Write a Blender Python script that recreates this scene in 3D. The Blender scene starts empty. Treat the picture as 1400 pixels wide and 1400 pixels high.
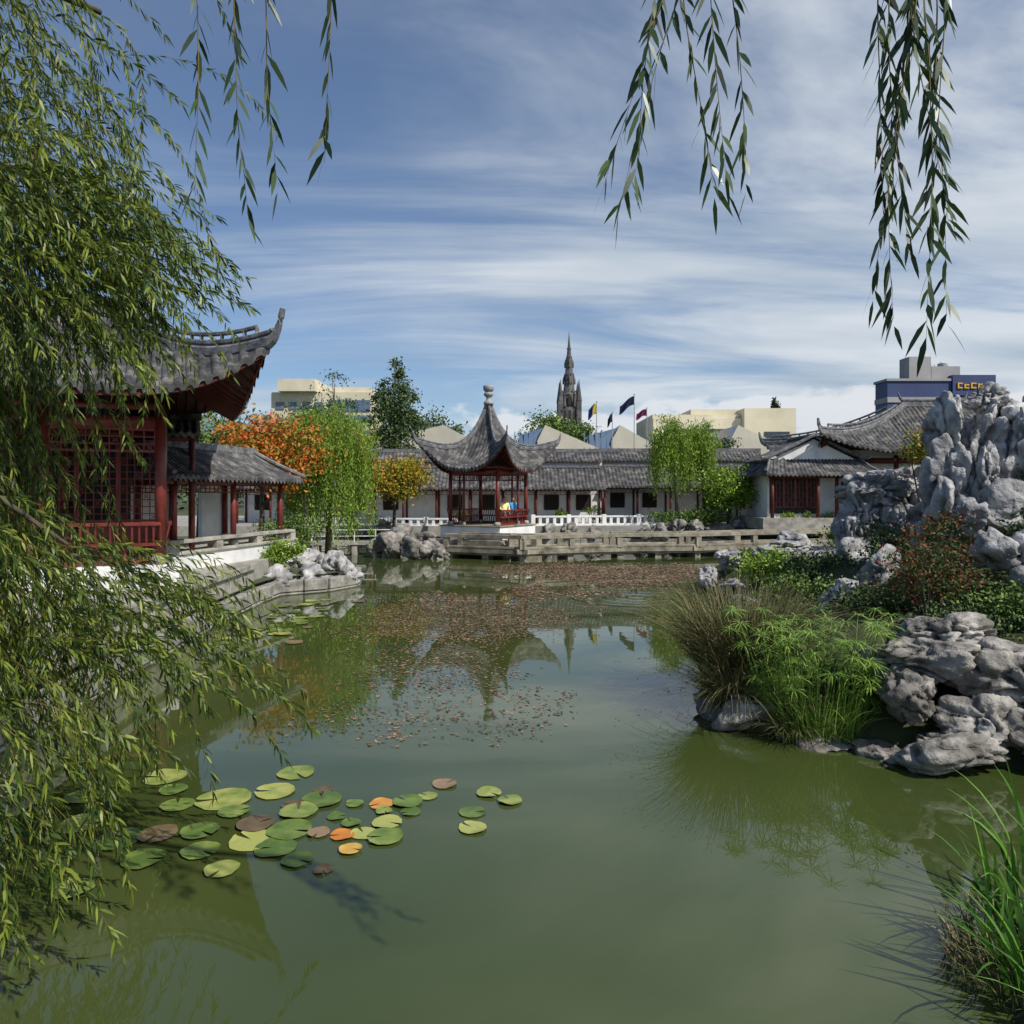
import bpy, math, random, bmesh
import numpy as np
from mathutils import Vector, Matrix, noise
random.seed(7); rng=np.random.default_rng(11)
scene=bpy.context.scene
D2R=math.radians

# ---------------------------------------------------------------- materials
def new_mat(name):
    m=bpy.data.materials.new(name); m.use_nodes=True
    nt=m.node_tree; b=nt.nodes['Principled BSDF']
    return m,nt,b
def M(name,c1,c2,scale=3.0,rough=.75,bump=.3,bscale=25,spec=.3,detail=4,island=False,transl=0,pointy=False,c3=None,stretch=None,dist=.02):
    m,nt,b=new_mat(name); N=nt.nodes; L=nt.links
    tc=N.new('ShaderNodeTexCoord'); mp=N.new('ShaderNodeMapping')
    L.new(tc.outputs['Object'],mp.inputs[0])
    if stretch: mp.inputs['Scale'].default_value=stretch
    n=N.new('ShaderNodeTexNoise'); n.inputs['Scale'].default_value=scale; n.inputs['Detail'].default_value=1 if island else detail; n.inputs['Roughness'].default_value=.65
    L.new(mp.outputs[0],n.inputs['Vector'])
    r=N.new('ShaderNodeValToRGB'); r.color_ramp.elements[0].position=.32; r.color_ramp.elements[1].position=.68
    r.color_ramp.elements[0].color=(*c1,1); r.color_ramp.elements[1].color=(*c2,1)
    if c3 is not None:
        e=r.color_ramp.elements.new(.5); e.color=(*c3,1)
    fac=n.outputs['Fac']
    if island:
        g=N.new('ShaderNodeNewGeometry'); mx=N.new('ShaderNodeMath'); mx.operation='MULTIPLY_ADD'
        L.new(g.outputs['Random Per Island'],mx.inputs[0]); mx.inputs[1].default_value=.5
        mm=N.new('ShaderNodeMath'); mm.operation='MULTIPLY'; L.new(fac,mm.inputs[0]); mm.inputs[1].default_value=.5
        L.new(mm.outputs[0],mx.inputs[2]); fac=mx.outputs[0]
    L.new(fac,r.inputs[0]); col=r.outputs[0]
    if pointy:  # crevice shade painted into the base colour: hollows multiplied darker
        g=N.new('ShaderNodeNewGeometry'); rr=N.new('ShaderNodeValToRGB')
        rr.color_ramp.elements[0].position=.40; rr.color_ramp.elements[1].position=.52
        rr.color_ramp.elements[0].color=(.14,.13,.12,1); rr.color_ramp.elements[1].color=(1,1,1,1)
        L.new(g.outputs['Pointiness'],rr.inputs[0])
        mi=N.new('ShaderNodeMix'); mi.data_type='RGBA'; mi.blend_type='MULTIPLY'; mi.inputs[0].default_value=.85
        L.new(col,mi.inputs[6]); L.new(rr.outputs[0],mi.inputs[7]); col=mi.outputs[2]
    L.new(col,b.inputs['Base Color'])
    b.inputs['Roughness'].default_value=rough; b.inputs['Specular IOR Level'].default_value=spec
    if bump:
        n2=N.new('ShaderNodeTexNoise'); n2.inputs['Scale'].default_value=bscale; n2.inputs['Detail'].default_value=5
        L.new(mp.outputs[0],n2.inputs['Vector'])
        bp=N.new('ShaderNodeBump'); bp.inputs['Strength'].default_value=bump; bp.inputs['Distance'].default_value=dist
        L.new(n2.outputs['Fac'],bp.inputs['Height']); L.new(bp.outputs[0],b.inputs['Normal'])
    if transl:
        t=N.new('ShaderNodeBsdfTranslucent'); L.new(col,t.inputs[0])
        ms=N.new('ShaderNodeMixShader'); ms.inputs[0].default_value=transl
        L.new(b.outputs[0],ms.inputs[1]); L.new(t.outputs[0],ms.inputs[2]); L.new(ms.outputs[0],N['Material Output'].inputs[0])
    return m

m_tile=M('roof_tile_grey',(.028,.029,.033),(.20,.19,.175),scale=2.6,rough=.8,bump=.6,bscale=18,c3=(.07,.07,.073))
m_ridge=M('ridge_grey',(.05,.055,.065),(.24,.24,.25),scale=5,rough=.8,bump=.5)
m_wood=M('dark_wood',(.022,.014,.011),(.06,.034,.024),scale=4,rough=.6,bump=.3)
m_red=M('red_lacquer',(.10,.016,.013),(.20,.036,.028),scale=2.5,rough=.42,bump=.12,spec=.45)
m_dred=M('dark_red_wood',(.06,.014,.011),(.13,.028,.02),scale=2.5,rough=.5,bump=.15)
m_white=M('white_plaster',(.56,.57,.58),(.80,.80,.78),scale=1.2,rough=.85,bump=.15,bscale=30)
m_cream=M('cream_wall',(.52,.48,.36),(.66,.61,.47),scale=.25,rough=.85,bump=0)
m_cream2=M('cream_metal_roof',(.44,.42,.35),(.58,.55,.46),scale=.3,rough=.7,bump=0)
m_stone=M('pale_stone',(.18,.17,.15),(.44,.42,.37),scale=2.5,rough=.8,bump=.4,bscale=30)
m_tan=M('weathered_bridge_stone',(.10,.09,.07),(.36,.33,.26),scale=1.6,rough=.85,bump=.5,bscale=16)
m_bank=M('bank_stone',(.12,.115,.10),(.36,.35,.32),scale=3,rough=.85,bump=.6,bscale=14)
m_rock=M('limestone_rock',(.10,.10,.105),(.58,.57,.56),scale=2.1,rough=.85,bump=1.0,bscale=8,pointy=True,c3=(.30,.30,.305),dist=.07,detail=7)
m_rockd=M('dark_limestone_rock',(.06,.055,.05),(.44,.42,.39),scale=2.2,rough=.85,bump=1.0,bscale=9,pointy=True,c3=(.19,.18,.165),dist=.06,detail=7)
m_soil=M('soil_moss',(.022,.020,.012),(.06,.075,.025),scale=1.6,rough=.95,bump=.8,bscale=8,dist=.05)
m_grass=M('ground_grass',(.04,.05,.025),(.09,.10,.05),scale=.4,rough=.95,bump=.5,bscale=4)
m_pave=M('paving',(.22,.21,.19),(.36,.35,.32),scale=1.5,rough=.85,bump=.3)
m_bark=M('bark',(.05,.04,.03),(.13,.11,.08),scale=6,rough=.9,bump=.8,bscale=20,stretch=(1,1,.25))
m_twig=M('willow_twig',(.09,.07,.02),(.22,.17,.06),scale=5,rough=.7,bump=0)
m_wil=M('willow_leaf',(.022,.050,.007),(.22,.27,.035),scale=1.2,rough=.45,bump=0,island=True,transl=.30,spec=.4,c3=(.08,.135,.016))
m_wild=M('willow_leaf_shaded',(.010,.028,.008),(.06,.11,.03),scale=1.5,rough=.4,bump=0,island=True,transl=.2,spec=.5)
m_wil2=M('weeping_leaf',(.10,.18,.018),(.30,.42,.06),scale=.5,rough=.6,bump=0,island=True,transl=.3,c3=(.18,.29,.035))
m_green=M('leaf_green',(.035,.08,.014),(.16,.24,.045),scale=.8,rough=.6,bump=0,island=True)
m_dgreen=M('leaf_dark_green',(.02,.045,.015),(.10,.15,.045),scale=.8,rough=.6,bump=0,island=True)
m_lime=M('leaf_lime',(.08,.16,.015),(.28,.40,.05),scale=.8,rough=.6,bump=0,island=True,transl=.2)
m_orange=M('maple_leaf',(.14,.19,.02),(.55,.12,.025),scale=.7,rough=.6,bump=0,island=True,transl=.2,c3=(.45,.24,.035))
m_yel=M('yellow_leaf',(.12,.19,.02),(.52,.26,.03),scale=.8,rough=.6,bump=0,island=True,transl=.2,c3=(.34,.31,.03))
m_redleaf=M('red_green_shrub_leaf',(.03,.07,.015),(.25,.06,.035),scale=1.2,rough=.6,bump=0,island=True,transl=.2,c3=(.06,.10,.025))
m_rush=M('rush_blade',(.045,.07,.02),(.26,.20,.10),scale=1.5,rough=.6,bump=0,island=True,c3=(.12,.14,.05))
m_rushr=M('rush_seedhead',(.07,.05,.03),(.17,.12,.07),scale=3,rough=.8,bump=0,island=True)
m_sedge=M('sedge_blade',(.08,.18,.02),(.30,.44,.09),scale=2,rough=.5,bump=0,island=True,transl=.25)
m_iris=M('iris_blade',(.04,.12,.015),(.16,.33,.045),scale=3,rough=.4,bump=0,island=True,transl=.3,spec=.4)
m_debris=M('floating_leaf',(.065,.05,.028),(.28,.18,.12),scale=.9,rough=.75,bump=0,island=True,c3=(.14,.10,.06))
m_city=M('grey_wall',(.25,.25,.26),(.36,.36,.37),scale=.1,rough=.8,bump=0)
m_bluew=M('blue_wall',(.035,.05,.13),(.05,.075,.18),scale=.1,rough=.5,bump=0)
m_spire=M('spire_stone',(.06,.06,.065),(.15,.145,.14),scale=.5,rough=.85,bump=.3,bscale=3)
m_yellow=M('yellow_sign_paint',(.6,.35,.03),(.7,.42,.04),rough=.5,bump=0)
m_glass,_nt,_b=new_mat('window_glass'); _b.inputs['Base Color'].default_value=(.03,.045,.06,1); _b.inputs['Roughness'].default_value=.12
m_bglass,_nt,_b=new_mat('blue_glass'); _b.inputs['Base Color'].default_value=(.10,.15,.23,1); _b.inputs['Roughness'].default_value=.2
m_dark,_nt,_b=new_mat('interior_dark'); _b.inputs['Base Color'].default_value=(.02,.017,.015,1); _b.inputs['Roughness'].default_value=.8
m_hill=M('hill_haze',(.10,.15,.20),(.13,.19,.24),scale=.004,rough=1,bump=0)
def flat(name,c,rough=.6):
    return M(name,tuple(x*.85 for x in c),c,scale=20,rough=rough,bump=0)
def pad_mat(name,c1,c2,c3):
    return M(name,c1,c2,scale=6,rough=.35,bump=.25,bscale=18,c3=c3,spec=.5,island=True)
m_pad=pad_mat('lily_pad_green',(.07,.12,.02),(.32,.34,.09),(.15,.21,.04))
m_pado=pad_mat('lily_pad_orange',(.48,.16,.02),(.50,.34,.07),(.50,.22,.04))
m_padb=pad_mat('lily_pad_brown',(.10,.07,.035),(.24,.16,.09),(.18,.13,.06))

# water
m_water,nt,b=new_mat('pond_water'); N=nt.nodes; L=nt.links
tc=N.new('ShaderNodeTexCoord'); n=N.new('ShaderNodeTexNoise'); n.inputs['Scale'].default_value=.22; n.inputs['Detail'].default_value=3
L.new(tc.outputs['Object'],n.inputs['Vector'])
r=N.new('ShaderNodeValToRGB'); r.color_ramp.elements[0].position=.35; r.color_ramp.elements[1].position=.7
r.color_ramp.elements[0].color=(.038,.056,.013,1); r.color_ramp.elements[1].color=(.070,.086,.028,1)
L.new(n.outputs['Fac'],r.inputs[0]); L.new(r.outputs[0],b.inputs['Base Color'])
b.inputs['Roughness'].default_value=.02; b.inputs['IOR'].default_value=1.45; b.inputs['Specular IOR Level'].default_value=.85
mp=N.new('ShaderNodeMapping'); mp.inputs['Scale'].default_value=(.8,1.3,1); L.new(tc.outputs['Object'],mp.inputs[0])
n2=N.new('ShaderNodeTexNoise'); n2.inputs['Scale'].default_value=1.6; n2.inputs['Detail'].default_value=2; L.new(mp.outputs[0],n2.inputs['Vector'])
bp=N.new('ShaderNodeBump'); bp.inputs['Strength'].default_value=.045; bp.inputs['Distance'].default_value=.02
L.new(n2.outputs['Fac'],bp.inputs['Height'])
mr=N.new('ShaderNodeMapping'); mr.inputs['Location'].default_value=(-3.6,-21.0,0); L.new(tc.outputs['Object'],mr.inputs[0])
ln=N.new('ShaderNodeVectorMath'); ln.operation='LENGTH'; L.new(mr.outputs[0],ln.inputs[0])
sn=N.new('ShaderNodeMath'); sn.operation='SINE'; ml=N.new('ShaderNodeMath'); ml.operation='MULTIPLY'; ml.inputs[1].default_value=13
L.new(ln.outputs['Value'],ml.inputs[0]); L.new(ml.outputs[0],sn.inputs[0])
mrg=N.new('ShaderNodeMapRange'); mrg.inputs[1].default_value=0; mrg.inputs[2].default_value=2.8; mrg.inputs[3].default_value=1; mrg.inputs[4].default_value=0
L.new(ln.outputs['Value'],mrg.inputs[0]); m3=N.new('ShaderNodeMath'); m3.operation='MULTIPLY'; L.new(sn.outputs[0],m3.inputs[0]); L.new(mrg.outputs[0],m3.inputs[1])
bp2=N.new('ShaderNodeBump'); bp2.inputs['Strength'].default_value=.35; bp2.inputs['Distance'].default_value=.02
L.new(m3.outputs[0],bp2.inputs['Height']); L.new(bp.outputs[0],bp2.inputs['Normal']); L.new(bp2.outputs[0],b.inputs['Normal'])

# ---------------------------------------------------------------- mesh helpers
def empty(name,loc=(0,0,0),rz=0,scale=1):
    e=bpy.data.objects.new(name,None); e.location=loc; e.rotation_euler=(0,0,rz); e.scale=(scale,)*3
    e.empty_display_size=.3; scene.collection.objects.link(e); return e
def obj(name,me,mat=None,parent=None,smooth=False):
    o=bpy.data.objects.new(name,me); scene.collection.objects.link(o)
    if mat is not None and len(me.materials)==0: me.materials.append(mat)
    if parent is not None: o.parent=parent
    if smooth: me.polygons.foreach_set('use_smooth',[True]*len(me.polygons))
    return o
class MB:
    def __init__(s): s.v=[]; s.f=[]; s.m=[]; s.mi=0
    def add(s,vs,fs):
        b=len(s.v); s.v.extend([tuple(v) for v in vs]); s.f.extend([tuple(b+i for i in f) for f in fs]); s.m.extend([s.mi]*len(fs))
    def box(s,c,d,rz=0):
        x,y,z=d[0]/2,d[1]/2,d[2]/2; cr,sr=math.cos(rz),math.sin(rz)
        vs=[]
        for k in (-z,z):
            for i,j in ((-x,-y),(x,-y),(x,y),(-x,y)): vs.append((c[0]+i*cr-j*sr,c[1]+i*sr+j*cr,c[2]+k))
        s.add(vs,[(0,3,2,1),(4,5,6,7),(0,1,5,4),(1,2,6,5),(2,3,7,6),(3,0,4,7)])
    def box2(s,a,b): s.box([(a[i]+b[i])/2 for i in range(3)],[abs(b[i]-a[i]) for i in range(3)])
    def bar(s,p,q,w,h=None,up=(0,0,1)):
        h=h or w; p=Vector(p); q=Vector(q); d=(q-p)
        if d.length<1e-6: return
        d.normalize(); u=Vector(up)
        if abs(d.dot(u))>.98: u=Vector((1,0,0))
        a=d.cross(u).normalized()*(w/2); c=a.normalized().cross(d).normalized()*(h/2)
        vs=[p-a-c,p+a-c,p+a+c,p-a+c,q-a-c,q+a-c,q+a+c,q-a+c]
        s.add(vs,[(0,3,2,1),(4,5,6,7),(0,1,5,4),(1,2,6,5),(2,3,7,6),(3,0,4,7)])
    def tube(s,pts,rad,n=8,cap=True,sq=(1,1)):
        pts=[Vector(p) for p in pts]; vs=[]
        for i,p in enumerate(pts):
            d=(pts[min(i+1,len(pts)-1)]-pts[max(i-1,0)]).normalized()
            u=Vector((0,0,1)) if abs(d.z)<.95 else Vector((1,0,0))
            a=d.cross(u).normalized(); c=a.cross(d).normalized(); r=rad[i] if hasattr(rad,'__len__') else rad
            for k in range(n):
                t=2*math.pi*(k+.5)/n; vs.append(p+a*math.cos(t)*r*sq[0]+c*math.sin(t)*r*sq[1])
        fs=[]
        for i in range(len(pts)-1):
            for k in range(n): fs.append((i*n+k,i*n+(k+1)%n,(i+1)*n+(k+1)%n,(i+1)*n+k))
        if cap: fs.append(tuple(range(n))[::-1]); fs.append(tuple((len(pts)-1)*n+k for k in range(n)))
        s.add(vs,fs)
    def lathe(s,c,prof,n=16):
        vs=[];fs=[]
        for (r,z) in prof:
            for k in range(n):
                t=2*math.pi*k/n; vs.append((c[0]+r*math.cos(t),c[1]+r*math.sin(t),c[2]+z))
        for i in range(len(prof)-1):
            for k in range(n): fs.append((i*n+k,i*n+(k+1)%n,(i+1)*n+(k+1)%n,(i+1)*n+k))
        fs.append(tuple(range(n))[::-1]); fs.append(tuple((len(prof)-1)*n+k for k in range(n)))
        s.add(vs,fs)
    def grid(s,P):
        m=len(P); n=len(P[0]); vs=[p for row in P for p in row]
        s.add(vs,[(i*n+j,i*n+j+1,(i+1)*n+j+1,(i+1)*n+j) for i in range(m-1) for j in range(n-1)])
    def prism(s,poly,z0,z1):
        n=len(poly); vs=[(x,y,z0) for x,y in poly]+[(x,y,z1) for x,y in poly]
        s.add(vs,[tuple(range(n))[::-1],tuple(range(n,2*n))]+[(i,(i+1)%n,n+(i+1)%n,n+i) for i in range(n)])
    def make(s,name,mats,parent=None,smooth=False,bevel=0):
        me=bpy.data.meshes.new(name); me.from_pydata(s.v,[],s.f)
        if not isinstance(mats,(list,tuple)): mats=[mats]
        for m in mats: me.materials.append(m)
        if len(mats)>1: me.polygons.foreach_set('material_index',s.m)
        me.update()
        o=obj(name,me,None,parent,smooth)
        if bevel:
            bm=o.modifiers.new('bevel','BEVEL'); bm.width=bevel; bm.segments=2; bm.limit_method='ANGLE'
        return o
def fast_mesh(name,V,faces_list,mat,parent=None,smooth=False):
    me=bpy.data.meshes.new(name); V=np.asarray(V,dtype=np.float32)
    me.vertices.add(len(V)); me.vertices.foreach_set('co',V.ravel())
    loops=np.concatenate([f.ravel() for f in faces_list]).astype(np.int32)
    sizes=np.concatenate([np.full(len(f),f.shape[1]) for f in faces_list])
    starts=np.concatenate([[0],np.cumsum(sizes)[:-1]]).astype(np.int32)
    me.loops.add(len(loops)); me.loops.foreach_set('vertex_index',loops)
    me.polygons.add(len(sizes)); me.polygons.foreach_set('loop_start',starts)
    me.update(calc_edges=True); me.validate()
    return obj(name,me,mat,parent,smooth)
def norm(a): return a/np.maximum(np.linalg.norm(a,axis=1,keepdims=True),1e-9)
def blades(name,B,D,S,Lh,Wd,mat,parent=None,droop=.15):
    K=len(B); Lh=Lh.reshape(-1,1); Wd=Wd.reshape(-1,1)
    down=np.array([[0,0,-1.]])
    c1=B+D*Lh*.33; c2=B+D*Lh*.68+down*Lh*droop*.35; tip=B+D*Lh+down*Lh*droop
    V=np.stack([B,c1-S*Wd,c1+S*Wd,c2-S*Wd*.8,c2+S*Wd*.8,tip],axis=1).reshape(-1,3)
    o=np.arange(K).reshape(-1,1)*6
    T=np.concatenate([o+np.array([[0,1,2]]),o+np.array([[3,5,4]])]); Q=o+np.array([[1,3,4,2]])
    return fast_mesh(name,V,[T,Q],mat,parent)
def leaves(name,C,size,mat,parent=None,aspect=.55,down=0.0):
    K=len(C); D=rng.normal(size=(K,3)); D[:,2]-=down; D=norm(D)
    S=norm(np.cross(D,rng.normal(size=(K,3)))); s=(size*(.6+.8*rng.random(K))).reshape(-1,1)
    V=np.stack([C-D*s*.5,C+S*s*aspect*.5,C+D*s*.5,C-S*s*aspect*.5],axis=1).reshape(-1,3)
    return fast_mesh(name,V,[np.arange(K).reshape(-1,1)*4+np.array([[0,1,2,3]])],mat,parent)
def clump_pts(c,r,nclump,per,cs):
    c=np.array(c);r=np.array(r)
    d=norm(rng.normal(size=(nclump,3))); rad=(rng.random((nclump,1))**.45)
    cc=c+d*rad*r
    out=[]
    for q in cc:
        k=int(per*(.5+rng.random())); out.append(q+rng.normal(size=(k,3))*cs*(.6+.8*rng.random())*np.array([1,1,.65]))
    return np.concatenate(out),cc
def tree(name,base,top,c,r,mat,nclump=60,per=120,cs=.35,leaf=.12,trunk=.12,shape=None,down=.2,limbs=10):
    e=empty(name,base); b=np.array(base,float)
    P,cc=clump_pts(c,r,nclump,per,cs)
    if shape is not None:
        P=shape(P); cc=shape(cc)
    mb=MB(); top=Vector(top)-Vector(base)
    pts=[Vector((0,0,-.3)),top*.35+Vector((.06,.03,0)),top*.7+Vector((-.05,0,0)),top]
    mb.tube(pts,[trunk,trunk*.8,trunk*.5,trunk*.15],8)
    idx=rng.choice(len(cc),min(limbs,len(cc)),replace=False)
    for i in idx:
        q=Vector(cc[i]-b); h=min(max(q.z*.6,top.z*.25),top.z*.9); s=top*(h/top.z)
        mid=(s+q)/2+Vector((0,0,.12*(q-s).length)); mb.tube([s,mid,q],[trunk*.4,trunk*.25,trunk*.08],5)
    mb.make('trunk',m_bark,e,True)
    leaves('foliage',P-b,leaf,mat,e,down=down)
    return e
def bush(name,c,r,mat,nclump=25,per=70,cs=.14,leaf=.07,base_z=None):
    bz=base_z if base_z is not None else c[2]-r[2]
    e=empty(name,(c[0],c[1],bz)); P,cc=clump_pts(c,r,nclump,per,cs)
    P=P[P[:,2]>bz]; b=np.array([c[0],c[1],bz])
    leaves('foliage',P-b,leaf,mat,e,down=.1)
    mb=MB()
    for i in range(0,len(cc),3):
        q=Vector(cc[i]-b); mb.tube([Vector((q.x*.15,q.y*.15,-.1)),Vector((q.x*.6,q.y*.6,q.z*.5)),q],[.03,.02,.006],4)
    mb.make('stems',m_bark,e)
    return e
def weeping(name,base,h,c,r,mat,nstr=260,leaf=.12,lmin=1.0,lmax=3.0,trunk=.15,zmin=.8):
    e=empty(name,base); b=np.array(base,float); c=np.array(c);r=np.array(r)
    d=rng.normal(size=(nstr,3)); d[:,2]=np.abs(d[:,2])*.9; d=norm(d); rr=(.45+.55*rng.random((nstr,1)))
    lob=np.array([1+.45*noise.noise(Vector((x*1.6,y*1.6,z*1.6+3.1))) for x,y,z in d]).reshape(-1,1)
    S=c+d*rr*r*lob; ln=lmin+(lmax-lmin)*rng.random(nstr)
    pts=[]; mb=MB()
    for s,l,dd in zip(S,ln,d):
        l=min(l,s[2]-zmin)
        if l<.2: continue
        k=int(l/.045); t=np.linspace(0,1,k).reshape(-1,1)
        out=np.array([dd[0],dd[1],0])*.35
        p=s+out*np.sqrt(t)*.8+np.array([0,0,-1])*l*t+np.array([[math.sin(s[0]*7)*.15,math.cos(s[1]*5)*.1,0]])*t*t
        p=p+rng.normal(size=p.shape)*leaf*.45
        pts.append(p)
    P=np.concatenate(pts)
    Q,cc=clump_pts(c+np.array([0,0,r[2]*.35]),r*.75,26,90,.3); P=np.concatenate([P,Q])
    leaves('foliage',P-b,leaf,mat,e,aspect=.3,down=1.6)
    tv=Vector((c[0]-b[0],c[1]-b[1],h)); mb.tube([(0,0,-.3),tv*.4+Vector((.1,0,0)),tv],[trunk,trunk*.8,trunk*.3],8)
    for i in range(0,nstr,14):
        q=Vector(S[i]-b); s0=tv*.6; mb.tube([s0,(s0+q)/2+Vector((0,0,.3)),q],[trunk*.4,trunk*.25,trunk*.07],5)
    mb.make('trunk',m_bark,e,True); return e

# ---------------------------------------------------------------- roofs
def rib(s,sp,amp):
    ph=(s/sp)%1.0; x=abs(ph-.5)*2
    return amp*math.sqrt(max(0,1-(x/.62)**2)) if x<.62 else 0.0
def hip_roof(par,W,D,w0,ze,zt,lift,flare=.06,p=3.0,q=2.2,ga=.35,gk=2.2,sp=.24,amp=.055,nt=12,tip=(.35,.45),ridge_r=.09,rafters=True,raf_sp=.3,top_ridge=True):
    def surf(lat,v,LW,lw,Dd,off,zo=0):
        E=LW-(LW-lw)*v; u=min(1,abs(lat)/E) if E>1e-4 else 1
        fl=1+flare*u**6*(1-v)**3
        z=ze+(zt-ze)*(ga*v+(1-ga)*v**gk)+lift*u**p*(1-v)**q
        return lat*fl,-(off+Dd*(1-v))*fl,z+zo
    faces=[(W,w0,D,0,0),(D,0,W-w0,w0,90),(W,w0,D,0,180),(D,0,W-w0,w0,270)]
    mt=MB(); ms=MB(); mr=MB(); mraf=MB()
    for LW,lw,Dd,off,a in faces:
        ca,sa=round(math.cos(D2R(a))),round(math.sin(D2R(a)))
        R=lambda t:(t[0]*ca-t[1]*sa,t[0]*sa+t[1]*ca,t[2])
        sub=6; n=int(round(2*LW/sp))*sub; cols=[]
        for i in range(n+1):
            s=-LW+2*LW*i/n; vm=1.0 if abs(s)<=lw else (LW-abs(s))/(LW-lw)
            h=rib(s+LW,sp,amp)*(1+.25*math.sin(int((s+LW)/sp)*7.3)); col=[]
            x2,y2,z2=surf(s,0,LW,lw,Dd,off); k=min(1,h/amp)
            col.append(R((x2,y2+.01,z2-.05-.10*(1-k))))
            for j in range(nt+1):
                v=vm*j/nt; x,y,z=surf(s,v,LW,lw,Dd,off)
                col.append(R((x,y,z+h+.014*(j%2))))
            cols.append(col)
        mt.grid(cols)
        cols=[]; n2=24
        for i in range(n2+1):
            s=-LW+2*LW*i/n2; vm=1.0 if abs(s)<=lw else (LW-abs(s))/(LW-lw)
            cols.append([R((lambda t:(t[0]*.985,t[1]*.985,t[2]))(surf(s,vm*j/8,LW,lw,Dd,off,-.10))) for j in range(9)])
        ms.grid(cols)
        if rafters:
            k=int(2*LW/raf_sp)
            for i in range(1,k):
                s=-LW+2*LW*i/k; vm=min(.42,((LW-abs(s))/(LW-lw)) if LW>lw else 1)
                if vm<.05: continue
                a0=surf(s,.02,LW,lw,Dd,off,-.16); a1=surf(s,vm*.5,LW,lw,Dd,off,-.16); a2=surf(s,vm,LW,lw,Dd,off,-.16)
                mraf.bar(R(a0),R(a1),.07,.08); mraf.bar(R(a1),R(a2),.07,.08)
            prev=None
            for i in range(25):
                s=-LW+2*LW*i/24; t=surf(s,.01,LW,lw,Dd,off,-.13); t=R((t[0]*.985,t[1]*.985,t[2]))
                if prev: mraf.bar(prev,t,.04,.09)
                prev=t
    for sx in (-1,1):
        for sy in (-1,1):
            pts=[]
            for j in range(17):
                v=1-j/16; x,y,z=surf(W-(W-w0)*v,v,W,w0,D,0); pts.append(Vector((sx*abs(x),sy*abs(y),z+.07)))
            d=(pts[-1]-pts[-2]); dh=Vector((d.x,d.y,0)).normalized(); z0=pts[-1].copy()
            for k in range(1,7):
                t=k/6; pts.append(z0+dh*tip[0]*t*(1-.25*t)+Vector((0,0,tip[1]*(.35*t+.65*t*t))))
            rad=[ridge_r]*17+[ridge_r*(1-.11*k) for k in range(1,7)]
            mr.tube(pts,rad,6,sq=(.8,1.5))
            mr.tube([q_+Vector((0,0,ridge_r*1.9)) for q_ in pts[:18]],ridge_r*.55,6)
            if ridge_r>.09:
                mr.tube([q_+Vector((0,0,ridge_r*3.6)) for q_ in pts[2:16]],ridge_r*.5,6)
                for q_ in pts[2:16]: mr.box((q_.x,q_.y,q_.z+ridge_r*2.6),(.07,.07,.16))
    if top_ridge and w0>0.01:
        mr.box((0,0,zt+.16),(2*w0+.3,.2,.34)); mr.box((0,0,zt+.36),(2*w0+.36,.28,.07))
        for s in (-1,1): mr.tube([(s*(w0+.1),0,zt+.3),(s*(w0+.3),0,zt+.5),(s*(w0+.42),0,zt+.85)],[.12,.09,.03],6)
    mt.make('roof_tiles',m_tile,par); ms.make('roof_soffit',m_wood,par); mr.make('roof_ridges',m_ridge,par)
    if rafters: mraf.make('rafters',m_dred,par)
    return surf
def slope(mb,A0,A1,B0,B1,sp=.22,amp=.05,nt=8,sag=.08,sub=5):
    A0,A1,B0,B1=map(Vector,(A0,A1,B0,B1)); L_=(A1-A0).length; n=max(1,int(round(L_/sp)))*sub; cols=[]
    for i in range(n+1):
        u=i/n; a=A0.lerp(A1,u); b_=B0.lerp(B1,u); h=rib(u*L_,L_/(n/sub),amp); k=h/amp
        wz=.02*noise.noise(Vector((u*L_*.8,A0.y,A0.z)))
        col=[a+Vector((0,0,-.05-.08*(1-k)+wz))]
        for j in range(nt+1):
            t=j/nt; q=a.lerp(b_,t); q.z+=h+wz-sag*math.sin(math.pi*t)+.010*(j%2); col.append(q)
        cols.append(col)
    mb.grid(cols)
def bench_rail(mb,p,q,z,seat=.42,h=.85,sp=.13,lean=.18,out=(0,0)):
    p=Vector((p[0],p[1],z)); q=Vector((q[0],q[1],z)); d=(q-p); L_=d.length; d.normalize(); o=Vector((out[0],out[1],0))
    mb.bar(p+Vector((0,0,seat)),q+Vector((0,0,seat)),.3,.06)
    mb.bar(p+Vector((0,0,.06)),q+Vector((0,0,.06)),.08,.1)
    mb.bar(p+o*lean+Vector((0,0,h)),q+o*lean+Vector((0,0,h)),.07,.07)
    n=max(2,int(L_/sp))
    for i in range(n+1):
        a=p+d*(L_*i/n)
        mb.bar(a+o*.08+Vector((0,0,seat)),a+o*lean+Vector((0,0,h)),.035)
        mb.bar(a+Vector((0,0,.08)),a+Vector((0,0,seat)),.04)
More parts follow.
